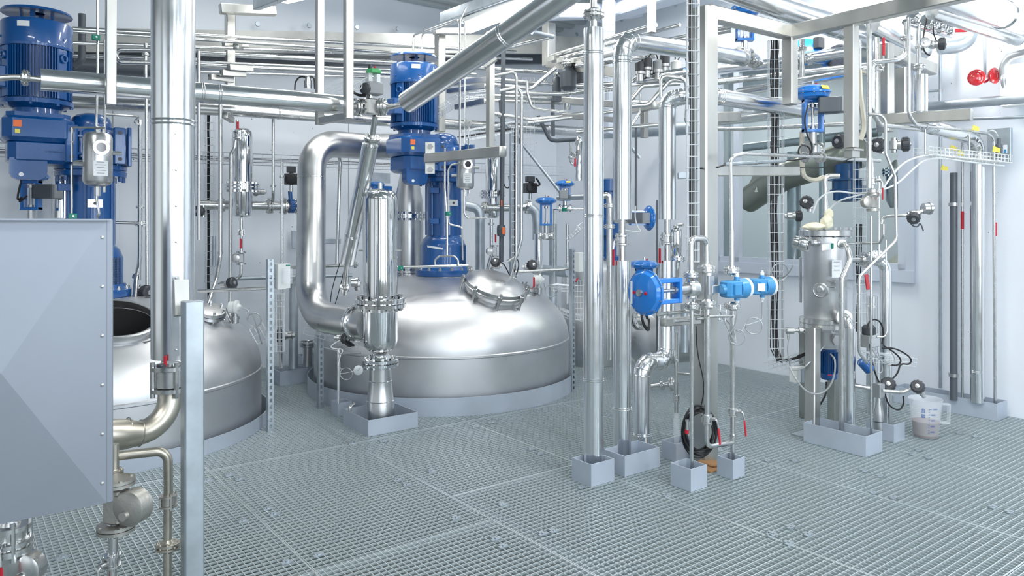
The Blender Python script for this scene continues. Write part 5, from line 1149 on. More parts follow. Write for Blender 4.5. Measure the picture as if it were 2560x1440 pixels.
steamtrap(P(290, 1262, TD), UZ, V((.97, -.22, 0)), .092, 'large rounded cast steam trap at the lower right edge of the hopper')
pipe([P(284, 1325, TD-.0), P(278, 1470, TD-.0)], .019, 'pipe leaving the large steam trap downwards with a red lever', m='steel', flanges=[(P(284, 1318, TD), 2.8)])
ball_valve(P(279, 1402, TD), UZ, .034, 'ball valve with red lever at the bottom edge under the steam trap', V((-.3, -.9, 0)), V((0, 0, -1)), .16)
ball_valve(P(22, 1345, 2.9), UZ, .075, 'big flanged ball valve with red lever in the bottom left corner', V((.25, -.95, 0)), V((.05, 0, -1)), .20)
pipe([P(22, 1300, 2.9), P(22, 1370, 2.9)], .03, 'vertical flanged pipe in the bottom left corner below the hopper', flanges=[(P(22, 1362, 2.9), 2.6)])
steamtrap(P(22, 1420, 2.9), UZ, RT, .08, 'cast valve body at the very bottom left', m='steel')
# ================================================================== seal pots and small tubing
pot(P(244, 398, 5.15), 1.30, 'silver seal pot with round sight glass before the left blue drive')
pot(P(1163, 430, 6.95), 1.15, 'silver seal pot with round sight glass right of the middle blue drive')
def thin(pts, r, label, d=None, **k): return pipe([P(*p) if len(p) == 3 else P(p[0], p[1], d) for p in pts], r, label, name='tube', cat='tube', n=8, **k)
thin([(244, -10), (244, 170), (240, 350)], .009, 'thin tube dropping straight to the left seal pot', 5.15)
clip(P(240, 94, 5.1), 'green clip on the thin tube near the top left hanger')
thin([(262, 100), (262, 262), (262, 355)], .008, 'second thin tube behind the steel hanger at left', 5.2)
thin([(215, 402), (190, 403), (179, 412), (179, 545)], .008, 'hooked thin tube left of the left seal pot', 5.1)
thin([(180, 318), (262, 320)], .007, 'thin cross tube above the left seal pot', 5.1)
thin([(180, 318), (180, 405)], .0075, 'thin upright tube with a fitting left of the left seal pot', 5.1, clamps=[P(180, 355, 5.1)])
thin([(241, 450), (242, 500), (248, 535), (243, 545)], .009, 'thin tube leaving the bottom of the left seal pot', 5.15)
clip(P(182, 540, 5.05), 'green clip at the top edge of the grey hopper')
thin([(262, 285, 5.6), (330, 290, 5.8), (352, 292, 5.9), (332, 305, 5.85), (350, 312, 5.9), (350, 700, 5.9)], .009, 'thin tube with a small valve right of the left drive')
pipe([P(272, 556, 6.0), P(350, 558, 6.1)], .012, 'short horizontal pipe right of the hopper top')
pipe([P(350, 300, 6.2), P(350, 650, 6.1), P(340, 700, 5.95), P(337, 745, 5.85)], .018, 'pipe with flanges standing left of the widest clad pipe', flanges=[(P(350, 520, 6.2), 1.8), (P(349, 562, 6.2), 2.4), (P(344, 699, 6.0), 1.8)], R=.2)
pipe([P(366, 240, 6.6), P(367, 725, 6.6)], .014, 'second upright pipe just left of the widest clad pipe')
knob_valve(P(345, 730, 6.0), UZ, V((.9, -.3, 0)), .055, 'black valve head by the open manway of the left tank', 'dark')
knob_valve(P(355, 765, 5.9), UZ, V((.8, -.5, .3)), .05, 'second black valve head on the left tank dome', 'dark')
# left rear control valve
control_valve(P(78, 560, 6.6), UZ, .145, .42, 'blue diaphragm valve against the wall above the hopper', side=RT, pos=V((.13, 0, .02)), pd=RT, body=False, m='lblue')
cable([P(60, 400, 6.4), P(56, 440, 6.4), P(40, 505, 6.4), P(58, 490, 6.4), P(45, 508, 6.4), P(68, 490, 6.4)], .008, 'black cable hanging left of the wall mounted blue valve')
ipipe([P(158, 340, 6.9), P(156, 545, 6.9)], .09, 'polished pipe stub behind the left blue drive', m='polish')
# middle drive tubing
thin([(1165, 20, 6.6), (1150, 52, 6.6), (1150, 300, 6.6), (1150, 390, 6.6)], .009, 'thin tube looping up left of the middle gantry post')
thin([(1035, 95, 7.6), (1032, 140, 7.6)], .01, 'thin short tube end near the top centre')
thin([(1032, 130, 7.8), (1034, 88, 7.8), (1145, 48, 6.8), (1149, 60, 6.8), (1149, 310, 6.8), (1153, 340, 6.8)], .009, 'thin tube arching to the top centre, left of a pair')
thin([(1055, 125, 7.8), (1056, 85, 7.8), (1158, 48, 6.9), (1162, 60, 6.9), (1162, 360, 6.9)], .009, 'thin tube arching to the top centre, right of a pair')
clip(P(1148, 150, 6.7), 'green clip behind the slanting clad pipe')
thin([(1112, 370, 6.8), (1112, 470, 6.8), (1118, 555, 6.8), (1118, 640, 6.8)], .009, 'thin tube down the front of the middle drive lantern')
thin([(1150, 408, 6.85), (1128, 412, 6.8), (1121, 425, 6.8), (1121, 560, 6.8), (1155, 568, 6.8), (1157, 650, 6.8)], .008, 'thin hooked tube between seal pot and seal flange', R=.03)
clip(P(1121, 534, 6.75), 'green clip on the tubes of the middle drive')
thin([(1160, 468, 6.9), (1160, 530, 6.9), (1166, 545, 6.9), (1215, 545, 7.0)], .009, 'thin tube leaving the middle seal pot to the right', R=.04)
thin([(995, 668, 6.6), (1170, 663, 6.75)], .012, 'short horizontal tube before the middle drive flange', clamps=[P(1125, 664, 6.7), P(1155, 663, 6.7)])
thin([(1087, 664, 6.7), (1088, 650, 6.7), (1098, 640, 6.7), (1136, 640, 6.7), (1145, 650, 6.7), (1146, 662, 6.7)], .009, 'small arched tube before the middle drive mesh', R=.04)
clip(P(1000, 670, 6.5), 'green clip behind the polished filter vessel')
gauge(P(1172, 308, 6.8), V((-.2, -1, 0)), .032, P(1171, 345, 6.8), 'round pressure gauge right of the middle drive motor')
pipe([P(1171, 330, 6.8), P(1170, 400, 6.9)], .006, 'very thin stem under the upper round gauge')
gauge(P(895, 925, 5.75), V((.35, -1, 0)), .034, P(918, 922, 5.83), 'round gauge on the foot of the polished filter vessel')
cable([P(905, 915, 5.55), P(880, 930, 5.5)]+loop(P(865, 935, 5.5), FW, .045, 1.2, 20)+[P(850, 925, 5.5), P(850, 905, 5.5)], .0025, 'thin grey wire loop hanging beside the filter foot gauge', 'yhose')
thin([(846, 870, 5.9), (846, 1010, 5.9)], .010, 'thin upright tube beside the polished filter vessel')
thin([(846, 880, 5.9), (852, 886, 5.85), (905, 882, 5.7)], .005, 'very thin link tube to the filter vessel')
thin([(885, 1010, 5.7), (875, 1015, 5.65), (874, 1030, 5.65)], .014, 'hooked tube inside the filter vessel tray', R=.03)
# valve with green switch box above the slanting pipes
root = thing('actuated_valve', P(925, 290, 5.6), 'flanged valve with grey actuator and green switch cap at the pipe crossing', 'valve')
q = P(925, 268, 5.6); build('body', 'steel', MB().box(q, (.12, .12, .12), bev=.02).tube([q, q+UZ*.12], .03, n=12), root)
for u, nm in ((P(892, 268, 5.55), 'left'), (P(955, 268, 5.6), 'right')): build('flange', 'steel', flange_mb(u, BD if nm == 'left' else V((1, -.1, 0)), .068, n=6), root)
build('bolts', 'bolt', MB().bolts(q, BD, .05, 6, .008, .18), root)
q2 = P(932, 222, 5.6); build('actuator', 'grey', MB().box(q2, (.13, .11, .09), bev=.012), root); build('round_cover', 'dark', MB().lathe(P(915, 222, 5.52), V((-.4, -1, 0)), [(0, .042), (.02, .042), (.024, .035)], 20), root)
build('bracket', 'label', MB().box(P(922, 195, 5.6), (.03, .06, .09)).box(P(942, 197, 5.6), (.03, .06, .06)), root)
build('green_cap', 'lgreen', MB().lathe(P(934, 184, 5.6), UZ, [(0, .055), (.01, .06), (.03, .055), (.035, .02)], 8), root); build('red_plug', 'red', MB().lathe(P(937, 172, 5.6), UZ, [(0, .008), (.02, .008)], 8), root); build('black_port', 'dark', MB().lathe(P(925, 172, 5.6), UZ, [(0, .015), (.03, .012)], 10), root)
cable([P(918, 193, 5.5), P(900, 203, 5.5)]+loop(P(893, 213, 5.5), FW, .035, 1.1, 18)+[P(880, 215, 5.5)], .004, 'white cable looped left of the green capped valve', 'white')
for i in range(3): cable([P(915, 235+i*3, 5.5), P(895, 237+i*2, 5.5), P(878, 223+3*i, 5.6), P(865, 222+2*i, 5.7)], .0045, ('upper', 'middle', 'lower')[i]+' black cable from the green capped valve to the basket')
# support arm for the middle drive
root = thing('support_arm', P(1080, 405, 6.9), 'square steel arm bolted to the middle drive gearbox and reaching right', 'support arm')
build('arm', 'beam', MB().bar(P(1068, 396, 6.85), P(1258, 378, 6.0), .085, .075, side=UZ), root); build('bolt_plate', 'beam', MB().box(P(1075, 395, 6.86), (.09, .02, .29), rot=.1, bev=.003), root)
for y in (366, 424): build('hex_bolt', 'bolt', MB().lathe(P(1077, y, 6.82), V((-.1, -1, 0)), [(0, .022), (.03, .022)], 6), root)
post(G(1226, 6.35), P(1226, 366, 6.3).z, P(1226, 75, 6.3).z, .058, 'square steel post holding the slanting clad pipe', nm='gantry_post')
solo('pipe_saddle', 'beam', MB().box(P(1226, 158, 6.0), (.12, .08, .02), ax=(V((.8, .0, .55)).normalized(), FW, V((-.55, 0, .8)).normalized())), 'tilted saddle plate between post and slanting clad pipe', 'bracket')
# dark upright pipes
pipe([P(1300, 75, 7.6), P(1268, 68, 7.6), P(1259, 85, 7.6), P(1253, 655, 7.6)], .024, 'dark grey plastic pipe standing right of the post, with top elbow', m='dgrey', R=.06)
pipe([P(1330, 80, 7.7), P(1382, 92, 7.9)], .026, 'short grey pipe with dark end cap near the ceiling lamp', m='galv')
pipe([P(1238, 128, 7.4), P(1370, 95, 7.6)], .018, 'slim pipe rising right below the ceiling lamp')
pipe([P(1235, 190, 7.0), P(1286, 180, 7.0), P(1291, 195, 7.0), P(1291, 300, 7.0), P(1290, 640, 7.0), P(1278, 690, 7.0)], .014, 'thin bent pipe right of the dark plastic pipe', R=.06)
pipe([P(1250, 228, 7.2), P(1294, 219, 7.2), P(1304, 235, 7.2), P(1303, 600, 7.2), P(1292, 640, 7.2), P(1268, 655, 7.2)], .018, 'second bent pipe right of the dark plastic pipe', R=.06)
# junction box on slotted channel etc
strut(G(677, 5.74), P(677, 648, 5.74).z, 'slotted channel post with the white box, between the two tanks')
strut(G(803, 6.45), P(803, 838, 6.45).z, 'short slotted channel post in front of the lidded tank')
strut(G(1434, 7.1), P(1434, 622, 7.1).z, 'slotted channel post right of the lidded tank')
strut(G(1283, 8.0), P(1283, 322, 8.0).z, 'far slotted channel behind the dark plastic pipe')
root = thing('junction_box', P(708, 722, 5.8), 'white plastic junction box on the slotted channel between the tanks', 'junction box')
build('case', 'white', MB().box(P(706, 690, 5.8), (.10, .08, .19), bev=.005), root); build('clear_cover', 'frost', MB().box(P(718, 690, 5.72), (.07, .05, .12), bev=.006), root); build('lower_case', 'white', MB().box(P(702, 712, 5.78), (.07, .06, .07), bev=.004), root); build('green_mark', 'green', MB().box(P(720, 664, 5.70), (.03, .01, .012)), root)
root = thing('junction_box', P(1447, 680, 7.0), 'grey junction box on the slotted channel right of the lidded tank', 'junction box')
build('case', 'white', MB().box(P(1448, 655, 7.0), (.07, .07, .18), bev=.005), root); build('cable_stub', 'red', MB().tube([P(1444, 696, 7.0), P(1440, 704, 6.98)], .008, n=8), root)
basket([P(695, 735, 5.9), P(695, 880, 5.9)], .075, .05, RT, 'short cable basket hanging under the white junction box', step=.05)
basket([P(1447, 700, 7.1), P(1447, 800, 7.1)], .08, .05, RT, 'short cable basket under the grey junction box', step=.05)
bundle([P(697, 735, 5.92), P(699, 880, 5.92), P(702, 920, 5.95)], .02, 3, 'grey cables under the white junction box', m='yhose')
head(P(588, 808, 5.9), UZ, .055, 'white sensor head standing on the left tank dome', 'white', neck=.11)
cable([P(598, 768, 5.85), P(625, 775, 5.85)]+loop(P(635, 800, 5.85), FW, .055, 1.2, 20)+[P(645, 830, 5.9), P(655, 860, 6.0)], .005, 'grey cable loop from the sensor on the left tank', 'yhose')
head(P(1347, 735, 7.3), UZ, .06, 'grey sensor head on the right shoulder of the lidded tank', 'white', neck=.12)
cable([P(1360, 708, 7.3)]+loop(P(1378, 727, 7.3), FW, .06, 1.2, 20)+[P(1395, 750, 7.3), P(1398, 775, 7.3)], .004, 'grey cable loop from the sensor on the lidded tank', 'yhose')
head(P(895, 725, 6.9), V((-.2, -.2, 1)), .05, 'shiny transmitter head left of the polished filter vessel', 'polish', neck=.06)
pipe([P(495, 728, 6.0), P(670, 720, 6.0)], .014, 'thin horizontal rail between left tank and slotted channel')
solo('lifting_hook', 'steel', MB().tube([P(560, 800, 5.9), P(556, 780, 5.9), P(562, 770, 5.9), P(578, 805, 5.95)], .012, R=.03, n=10), 'small bent lifting lug on the left tank dome', 'lug')
# ---- filter vessels and headers near the back wall
def wfilter(c, d, lab):
    k = d/7.3
    r_, X_, z_ = filt(c, d, [(543, 30), (538, 44), (530, 48), (345, 50), (330, 46), (322, 30), (320, 8)] if c < 700 else [(545, 24), (540, 34), (530, 36), (400, 36), (392, 30), (388, 10)], lab, fl=(((468, 84, 14),) if c < 700 else ((486, 66, 12),)))
    return r_, X_, z_
wfilter(606, 7.3, 'polished filter vessel hanging at the back wall over the left tank')
wfilter(1231, 8.6, 'polished filter vessel hanging behind the support arm')
root = ball_valve(P(596, 338, 7.0), UZ, .045, 'valve with red lever on top of the rear filter vessel', V((.3, -1, 0)), V((0, 0, 1)), .12)
pipe([P(593, 300, 7.0), P(593, 330, 7.0)], .014, 'short inlet on the rear filter vessel')
pipe([P(589, 350, 7.0), P(586, 372, 7.0), P(577, 385, 7.0), P(575, 860, 7.0)], .018, 'long upright pipe dropping from the rear filter vessel', R=.06)
pipe([P(603, 545, 7.3), P(603, 640, 7.3), P(602, 690, 7.3), P(590, 698, 7.3), P(578, 697, 7.2)], .016, 'drain pipe under the rear filter vessel', R=.05, flanges=[(P(603, 548, 7.3), 1.5)])
ball_valve(P(603, 582, 7.2), UZ, .03, 'drain valve with red lever under the rear filter vessel', V((.3, -1, 0)), V((0, 0, -1)), .15)
steamtrap(P(603, 645, 7.2), UZ, V((-1, -.2, 0)), .055, 'small round steam trap under the rear filter vessel', m='satin')
pipe([P(498, 512, 7.4), P(760, 516, 7.9)], .050, 'horizontal header pipe through the rear filter vessel', flanges=[(P(553, 513, 7.5), 1.5), (P(676, 515, 7.7), 1.7), (P(708, 515, 7.8), 1.8), (P(742, 516, 7.9), 1.7)], m='steel')
root = thing('butterfly_valve', P(727, 530, 7.75), 'butterfly valve with blue ring between header flanges', 'valve'); build('ring', 'blue', MB().lathe(P(722, 515, 7.8), BD, [(0, .075), (.05, .075)], 24), root); build('neck', 'blue', MB().tube([P(727, 505, 7.8), P(725, 478, 7.8)], .022, n=12), root)
actbox(P(728, 448, 7.6), .085, 'black swing actuator left of the thick S pipe', V((.3, -1, 0)))
pipe([P(683, 290, 7.6), P(683, 480, 7.6), P(682, 510, 7.7)], .016, 'upright pipe down to the header valve', flanges=[(P(683, 465, 7.6), 2)])
pipe([P(705, 405, 7.4), P(705, 740, 7.4), P(702, 920, 7.4)], .014, 'thin pipe passing behind the white junction box', flanges=[(P(705, 442, 7.4), 2)])
knob_valve(P(655, 480, 7.6), BD, V((-.8, -.4, 0)), .04, 'steel capped valve on the header left of the black actuator', 'grey')
knob_valve(P(508, 528, 7.0), UZ, V((-.1, -1, 0)), .05, 'black round valve head at the left end of the header', 'dark')
pipe([P(551, 262, 7.0), P(551, 640, 7.0), P(540, 700, 6.9), P(516, 775, 6.6)], .020, 'long upright pipe ending on the left tank dome', R=.15, clamps=[P(551, 500, 7.0), P(550, 632, 7.0)])
pipe([P(535, 590, 7.2), P(535, 665, 7.2)], .02, 'grey bracket plate on the wall pipe', m='galv', cat='bracket', name='wall_bracket')
basket([P(521, 268, 7.6), P(521, 762, 7.6)], .10, .05, RT, 'tall cable basket beside the widest clad pipe')
bundle([P(521, 268, 7.63), P(521, 762, 7.63)], .025, 5, 'black cables in the basket beside the widest clad pipe')
knob_valve(P(562, 712, 6.5), RT, V((.9, -.3, .2)), .05, 'black valve head on the upright pipe over the left tank', 'dark')
basket([PA(-40, 372, 7.95), PA(1410, 428, 7.95)], .12, .06, V((0, 0, 1)), 'long horizontal cable basket along the back wall', step=.10)
bundle([PA(-40, 377, 8.0), PA(1150, 418, 8.0)], .05, 4, 'dark cables lying along the back wall basket', side=UZ, jit=.1, r=.004)
# horizontal pipes low at the wall between S pipe and channel
pipe([P(578, 697, 7.6), P(770, 690, 8.0), P(880, 688, 8.2)], .020, 'low horizontal pipe behind the thick S pipe', m='galv')
pipe([P(690, 670, 8.0), P(895, 662, 8.0)], .018, 'low horizontal pipe above it with flange near the filter', flanges=[(P(888, 662, 8.0), 2)])
root = thing('wall_plate', PA(742, 600, 8.2), 'grey mounting plate with two bolts on the back wall left of the S pipe', 'bracket'); build('plate', 'galv', MB().box(PA(743, 599, 8.2), (.13, .03, .20), bev=.004), root); build('arm', 'galv', MB().bar(PA(740, 600, 8.17), PA(850, 603, 8.1), .06, .06, side=UZ), root)
pipe([P(745, 700, 7.4), P(735, 705, 7.4), P(733, 920, 7.4)], .045, 'thick bent pipe standing in the tray left of the lidded tank', R=.12, m='galv')
pipe([P(770, 850, 7.6), P(768, 915, 7.6)], .05, 'short flanged stub pipe behind the lidded tank edge', flanges=[(P(769, 860, 7.6), 1.7)], m='satin')
knob_valve(P(722, 838, 6.9), RT, V((-.9, -.4, 0)), .055, 'black valve head beside the lidded tank at left', 'dark')
knob_valve(P(850, 845, 6.0), RT, V((.8, -.5, 0)), .04, 'black capped valve with tagged cables before the lidded tank', 'dark')
basket([P(770, 815, 6.4), P(905, 852, 6.3)], .12, .06, V((.2, 1, 0)), 'wire basket curving in front of the lidded tank', step=.05)
basket([P(640, 815, 6.6), P(660, 852, 6.6)], .12, .06, V((.9, .4, 0)), 'wire basket piece right of the left tank dome', step=.05)
for i in range(3): cable([P(862, 850, 5.95), P(880, 858+4*i, 5.9), P(888, 866-2*i, 5.9), P(870, 862+3*i, 5.9), P(855, 850, 5.9)], .005, ('upper', 'middle', 'lower')[i]+' black cable loop at the tagged valve before the lidded tank')
cable([P(850, 850, 5.9), P(825, 865, 5.9), P(832, 872, 5.9), P(860, 872, 5.9), P(850, 890, 5.9), P(845, 915, 5.85)], .004, 'white tagged cable hanging before the lidded tank', 'white')
cable([P(855, 640, 6.9), P(830, 720, 6.9), P(826, 755, 6.9)], .004, 'thin black cable between leaning pipe and dome')
cable([P(862, 665, 6.9), P(850, 720, 6.9), P(838, 760, 6.9)], .004, 'second thin black cable beside the leaning pipe')
pipe([P(845, 370, 7.6), P(850, 405, 7.6), P(842, 660, 7.6)], .018, 'thin pipe behind the leaning clad pipe', R=.1)
pipe([P(867, 655, 6.3), P(860, 735, 6.5)], .022, 'bare end of the leaning clad pipe above the dome', flanges=[(P(861, 718, 6.45), 1.8)])
# ================================================================== overhead pipes, left and centre (all near the back wall)
def ov(x0, y0, x1, y1, a, r, label, **k): return pipe([PA(x0, y0, a), PA(x1, y1, a+k.pop('da_', 0))], r, label, **k)
ov(182, 72, 1290, 130, 7.1, .019, 'uppermost slim pipe running under the concrete band')
ov(182, 78, 1200, 146, 6.9, .014, 'second slim pipe just below the uppermost one')
ov(182, 107, 1330, 148, 7.3, .017, 'slim pipe crossing behind the upper post bracket')
pipe([P(500, 133, 7.2), P(1000, 157, 7.9), P(1370, 182, 8.6), P(1392, 172, 8.7)], .026, 'thicker overhead pipe under the dark girder', R=.1)
pipe([P(500, 155, 7.0), P(1000, 176, 7.7), P(1190, 186, 8.2)], .013, 'slim pipe below the thicker overhead pipe')
pipe([P(500, 163, 7.1), P(1000, 186, 7.8), P(1360, 212, 8.4), P(1376, 170, 8.6)], .022, 'overhead pipe that turns up at its right end', R=.12)
pipe([P(182, 139, 6.8), P(500, 150, 7.2)], .020, 'overhead pipe between left drive and widest pipe')
pipe([P(500, 180, 7.2), P(1000, 195, 8.0), P(1460, 212, 8.8)], .014, 'slim lowest pipe of the overhead row')
pipe([P(500, 125, 6.4), P(300, 124, 6.2), P(290, 132, 6.2), P(290, 146, 6.2), P(300, 156, 6.2), P(500, 157, 6.4)], .018, 'U shaped pipe loop right of the steel hanger', R=.05)
ipipe([P(-30, 247, 6.6), P(583, 275, 7.2), P(930, 300, 8.0), P(1500, 332, 9.6)], .060, 'thick grey clad pipe running low across the whole back', bands=[P(690, 282, 7.5), P(1365, 325, 9.2)], m='steel')
pipe([P(-30, 265, 7.2), P(380, 268, 7.6)], .016, 'slim pipe under the thick clad pipe at far left')
pipe([P(182, 160, 7.3), P(380, 172, 7.5)], .08, 'dark ventilation pipe behind the left hanger', m='dgrey')
pipe([P(205, 35, 6.8), P(205, 150, 6.8), P(185, 165, 6.8)], .03, 'dark downpipe near the upper left drive', m='dgrey', R=.05)
pipe([P(364, 108, 6.5), P(364, 200, 6.5)], .016, 'short flanged upright left of the widest pipe', flanges=[(P(364, 136, 6.5), 1.9)])
pipe([P(497, 128, 6.2), P(497, 600, 6.2)], .014, 'upright pipe directly right of the widest clad pipe')
# vertical support with brackets
post(G(575, 7.3), P(575, 290, 7.3).z, P(575, 20, 7.3).z, .085, 'tall bracket post for the overhead pipes, right of the widest pipe', nm='gantry_post')
beam(P(550, 22, 7.0), P(688, 28, 7.3), .09, .09, 'top cross beam of the overhead pipe post', side=UZ)
for i, (x0, y0, x1, y1) in enumerate(((558, 108, 618, 112), (590, 116, 602, 118), (571, 168, 630, 173), (553, 182, 612, 186), (524, 192, 582, 200), (562, 288, 580, 300))):
    beam(P(x0, y0, 6.85-.02*i), P(x1, y1, 7.05-.02*i), .055, .05, ('uppermost', 'small second', 'third', 'fourth', 'fifth', 'lowest')[i]+' stub bracket on the overhead pipe post', side=UZ, nm='pipe_bracket', cat='bracket')
post(G(1100, 7.9), P(1100, 330, 7.9).z, P(1100, 76, 7.9).z, .09, 'overhead pipe post behind the middle drive', nm='gantry_post')
beam(P(1085, 78, 7.7), P(1168, 78, 7.9), .07, .07, 'short top beam on the post behind the middle drive', side=UZ)
for i, (x0, y0, x1, y1) in enumerate(((1135, 208, 1228, 198), (1120, 228, 1215, 215), (1140, 268, 1215, 252))):
    beam(P(x0, y0, 7.4), P(x1, y1, 7.1), .05, .05, ('upper', 'middle', 'lower')[i]+' cross bracket left of the slanting pipe post', side=UZ, nm='pipe_bracket', cat='bracket')
post(G(1372, 8.6), P(1372, 165, 8.6).z, 3.9, .12, 'white lit post at the left end of the pipe rack', nm='rack_post')
# top structure
beam(P(1115, 48, 8.2), P(1385, -52, 6.6), .12, .16, 'steel roof girder above the ceiling lamp', m='galv', side=UZ)
beam(P(1500, 38, 8.8), P(1780, -45, 7.6), .18, .22, 'white roof girder at the upper centre right', m='wframe', side=UZ)
beam(P(1380, 30, 8.0), P(1590, 28, 9.2), .16, .18, 'white cross girder behind the flanged clad pipe', m='wframe', side=UZ)
post(G(1629, 6.4), P(1629, 82, 6.4).z, CEIL, .058, 'dark square hanger above the upper clad pipe', nm='pipe_hanger', m='satin')
root = thing('ceiling_lamp', P(1210, 50, 7.6), 'long fluorescent ceiling lamp glowing behind the slanting pipe', 'lamp')
A1, A2 = P(1168, 74, 7.9), P(1400, -18, 6.6)
build('housing', 'white', MB().bar(A1+UZ*.08, A2+UZ*.08, .16, .05), root); build('tube', 'lamp', MB().bar(A1, A2, .12, .08, bev=.03), root)
root = thing('ceiling_lamp', P(740, 0, 6.8), 'end of a fluorescent lamp at the top edge, left of centre', 'lamp')
build('tube', 'lamp', MB().bar(P(705, -4, 6.8), P(850, -40, 6.2), .16, .08, bev=.03), root)
beam(P(640, 12, 6.9), P(750, -30, 6.2), .10, .06, 'dark lamp support arm at the top edge', m='galv', side=UZ)
root = thing('small_polished_sensor', P(768, 222, 7.6), 'small polished sensor with black cables left of the hanger pair', 'sensor')
build('body', 'polish', MB().lathe(P(770, 222, 7.6), UZ, [(0, .04), (.08, .04), (.085, .03), (.12, .03)], 20), root); build('cable', 'black', MB().tube([P(768, 195, 7.6), P(750, 190, 7.6), P(738, 205, 7.6), P(737, 225, 7.6)], .008, R=.1, n=6).tube([P(775, 192, 7.6), P(785, 190, 7.6), P(787, 222, 7.6)], .008, R=.05, n=6), root)
basket([P(812, 228, 6.6), P(865, 205, 6.5)], .09, .05, UZ, 'short basket between the two hanger uprights', step=.05)
basket([P(1095, 292, 7.4), P(1160, 243, 7.5), P(1225, 238, 7.6)], .10, .06, V((.3, -.6, .6)), 'stepped cable basket right of the middle drive', step=.05)
basket([P(1150, 343, 7.6), P(1292, 318, 7.7)], .10, .06, V((.2, -.3, 1)), 'sloping cable basket below the slanting clad pipe', step=.05)
bundle([P(1150, 343, 7.62), P(1290, 320, 7.7), P(1300, 360, 7.7)], .05, 6, 'dark cables in the sloping basket')
basket([P(1287, 320, 7.5), P(1287, 690, 7.5)], .07, .04, RT, 'narrow upright cable basket right of the dark plastic pipe')
bundle([P(1286, 330, 7.52), P(1286, 680, 7.52)], .02, 5, 'black cables in the narrow upright basket')
basket([P(1321, 195, 8.8), P(1321, 410, 8.8)], .14, .05, RT, 'far upright cable basket near the back corner')
cable([P(1283, 640, 7.4), P(1300, 655, 7.2), P(1290, 690, 7.2)], .006, 'black cable end behind the manway lid')
# ================================================================== pipe rack, centre right (runs away along the wall)
root = thing('pipe_rack', P(1440, 172, 8.0), 'stainless rack beam with clamped pipe brackets at the upper centre right', 'rack')
build('beam', 'beam', MB().bar(P(1372, 158, 8.5), P(1545, 182, 7.4), .10, .08, side=UZ), root)
for i in range(6): build('bracket', 'beam', MB().box(P(1385+24*i, 148+3.5*i, 8.2-.12*i), (.10, .12, .05), bev=.004), root)
for i, (x0, y0, x1, y1, d0_, d1_, r) in enumerate(((1376, 140, 1640, 62, 8.3, 7.0, .022), (1395, 146, 1700, 62, 8.2, 6.9, .018), (1420, 150, 1850, 62, 8.1, 6.7, .018), (1436, 158, 1560, 126, 8.0, 7.0, .028), (1590, 120, 1830, 75, 7.2, 6.4, .020), (1440, 165, 1640, 140, 7.8, 7.2, .022))):
    pipe([P(x0, y0, d0_), P(x1, y1, d1_)], r, ('first', 'second', 'third', 'fourth thicker', 'fifth', 'sixth')[i]+' pipe rising right from the rack beam, counted from the back')
pl = (([(1236, 198), (1385, 211), (1500, 216)], 8.2, .016, 'slim level pipe below the rack beam'),
      ([(1236, 212), (1330, 222), (1348, 205), (1390, 170)], 8.0, .02, 'pipe with a rising right end under the rack'),
      ([(1260, 232), (1400, 235), (1545, 222)], 7.8, .022, 'bare pipe behind the tallest flanged pipe, upper'),
      ([(1236, 240), (1420, 248), (1640, 258)], 8.6, .03, 'pair pipe running level to the right, upper'),
      ([(1236, 252), (1420, 258), (1640, 268)], 8.9, .024, 'pair pipe running level to the right, lower'),
      ([(1318, 205), (1318, 232), (1330, 270), (1420, 282)], 7.6, .016, 'hooked pipe with flange under the rack'),
      ([(1236, 285), (1330, 300), (1500, 278)], 7.6, .022, 'shallow V shaped pipe, upper'),
      ([(1320, 308), (1500, 284), (1620, 262)], 7.4, .018, 'shallow V shaped pipe, lower'),
      ([(1440, 215), (1580, 205), (1600, 190), (1640, 185)], 7.0, .020, 'bare pipe passing behind the two tall clad pipes'),
      ([(1440, 230), (1560, 214), (1700, 205)], 6.9, .016, 'slim pipe passing behind the two tall clad pipes'),
      ([(1578, 248), (1605, 215), (1700, 208)], 6.8, .022, 'kinked pipe left of the wide pipe bend, outer'),
      ([(1578, 265), (1620, 262), (1676, 200), (1715, 202)], 6.6, .020, 'kinked pipe left of the wide pipe bend, inner'),
      ([(1652, 245), (1652, 195), (1664, 190), (1715, 197), (1718, 260), (1715, 300), (1722, 316)], 6.4, .016, 'looped pipe above the wide pipe bend'),
      ([(1600, 235), (1600, 282), (1580, 312)], 6.8, .012, 'thin pipe dropping behind the middle clad pipe'),
      ([(1440, 330), (1640, 312), (1645, 312)], 7.0, .020, 'pipe passing low behind the clad pipes'),
      ([(1345, 290), (1375, 350), (1392, 352), (1450, 348)], 8.2, .022, 'dark elbowed pipe under the thick back pipe'))
for pts, d, r, lab in pl: pipe([P(x, y, d) for x, y in pts], r, lab, R=.07, m='dgrey' if 'dark' in lab else 'steel')
ipipe([P(1500, 332, 9.0), P(1640, 325, 8.4), P(1725, 320, 8.0)], .075, 'thick grey pipe continuing right behind the clad pipes', m='galv')
beam(P(1410, 250, 7.5), P(1540, 262, 6.9), .06, .06, 'middle rack cross beam behind the tall flanged pipe', side=UZ)
beam(P(1575, 276, 7.2), P(1640, 262, 6.6), .07, .07, 'short rack beam left of the wide pipe bend', side=UZ)
beam(P(1410, 290, 7.5), P(1540, 300, 7.0), .05, .05, 'lower rack cross beam behind the tall flanged pipe', side=UZ)
post(G(1611, 7.2), P(1611, 345, 7.2).z, P(1611, 272, 7.2).z, .06, 'short rack post left of the wide pipe bend', nm='rack_post')
basket([P(1522, 60, 7.6), P(1522, 270, 7.6)], .09, .04, RT, 'white cable ladder between the two tallest clad pipes')
post(G(1522, 8.4), 2.6, CEIL, .11, 'white painted post behind the two tallest clad pipes', nm='rack_post', m='wframe')
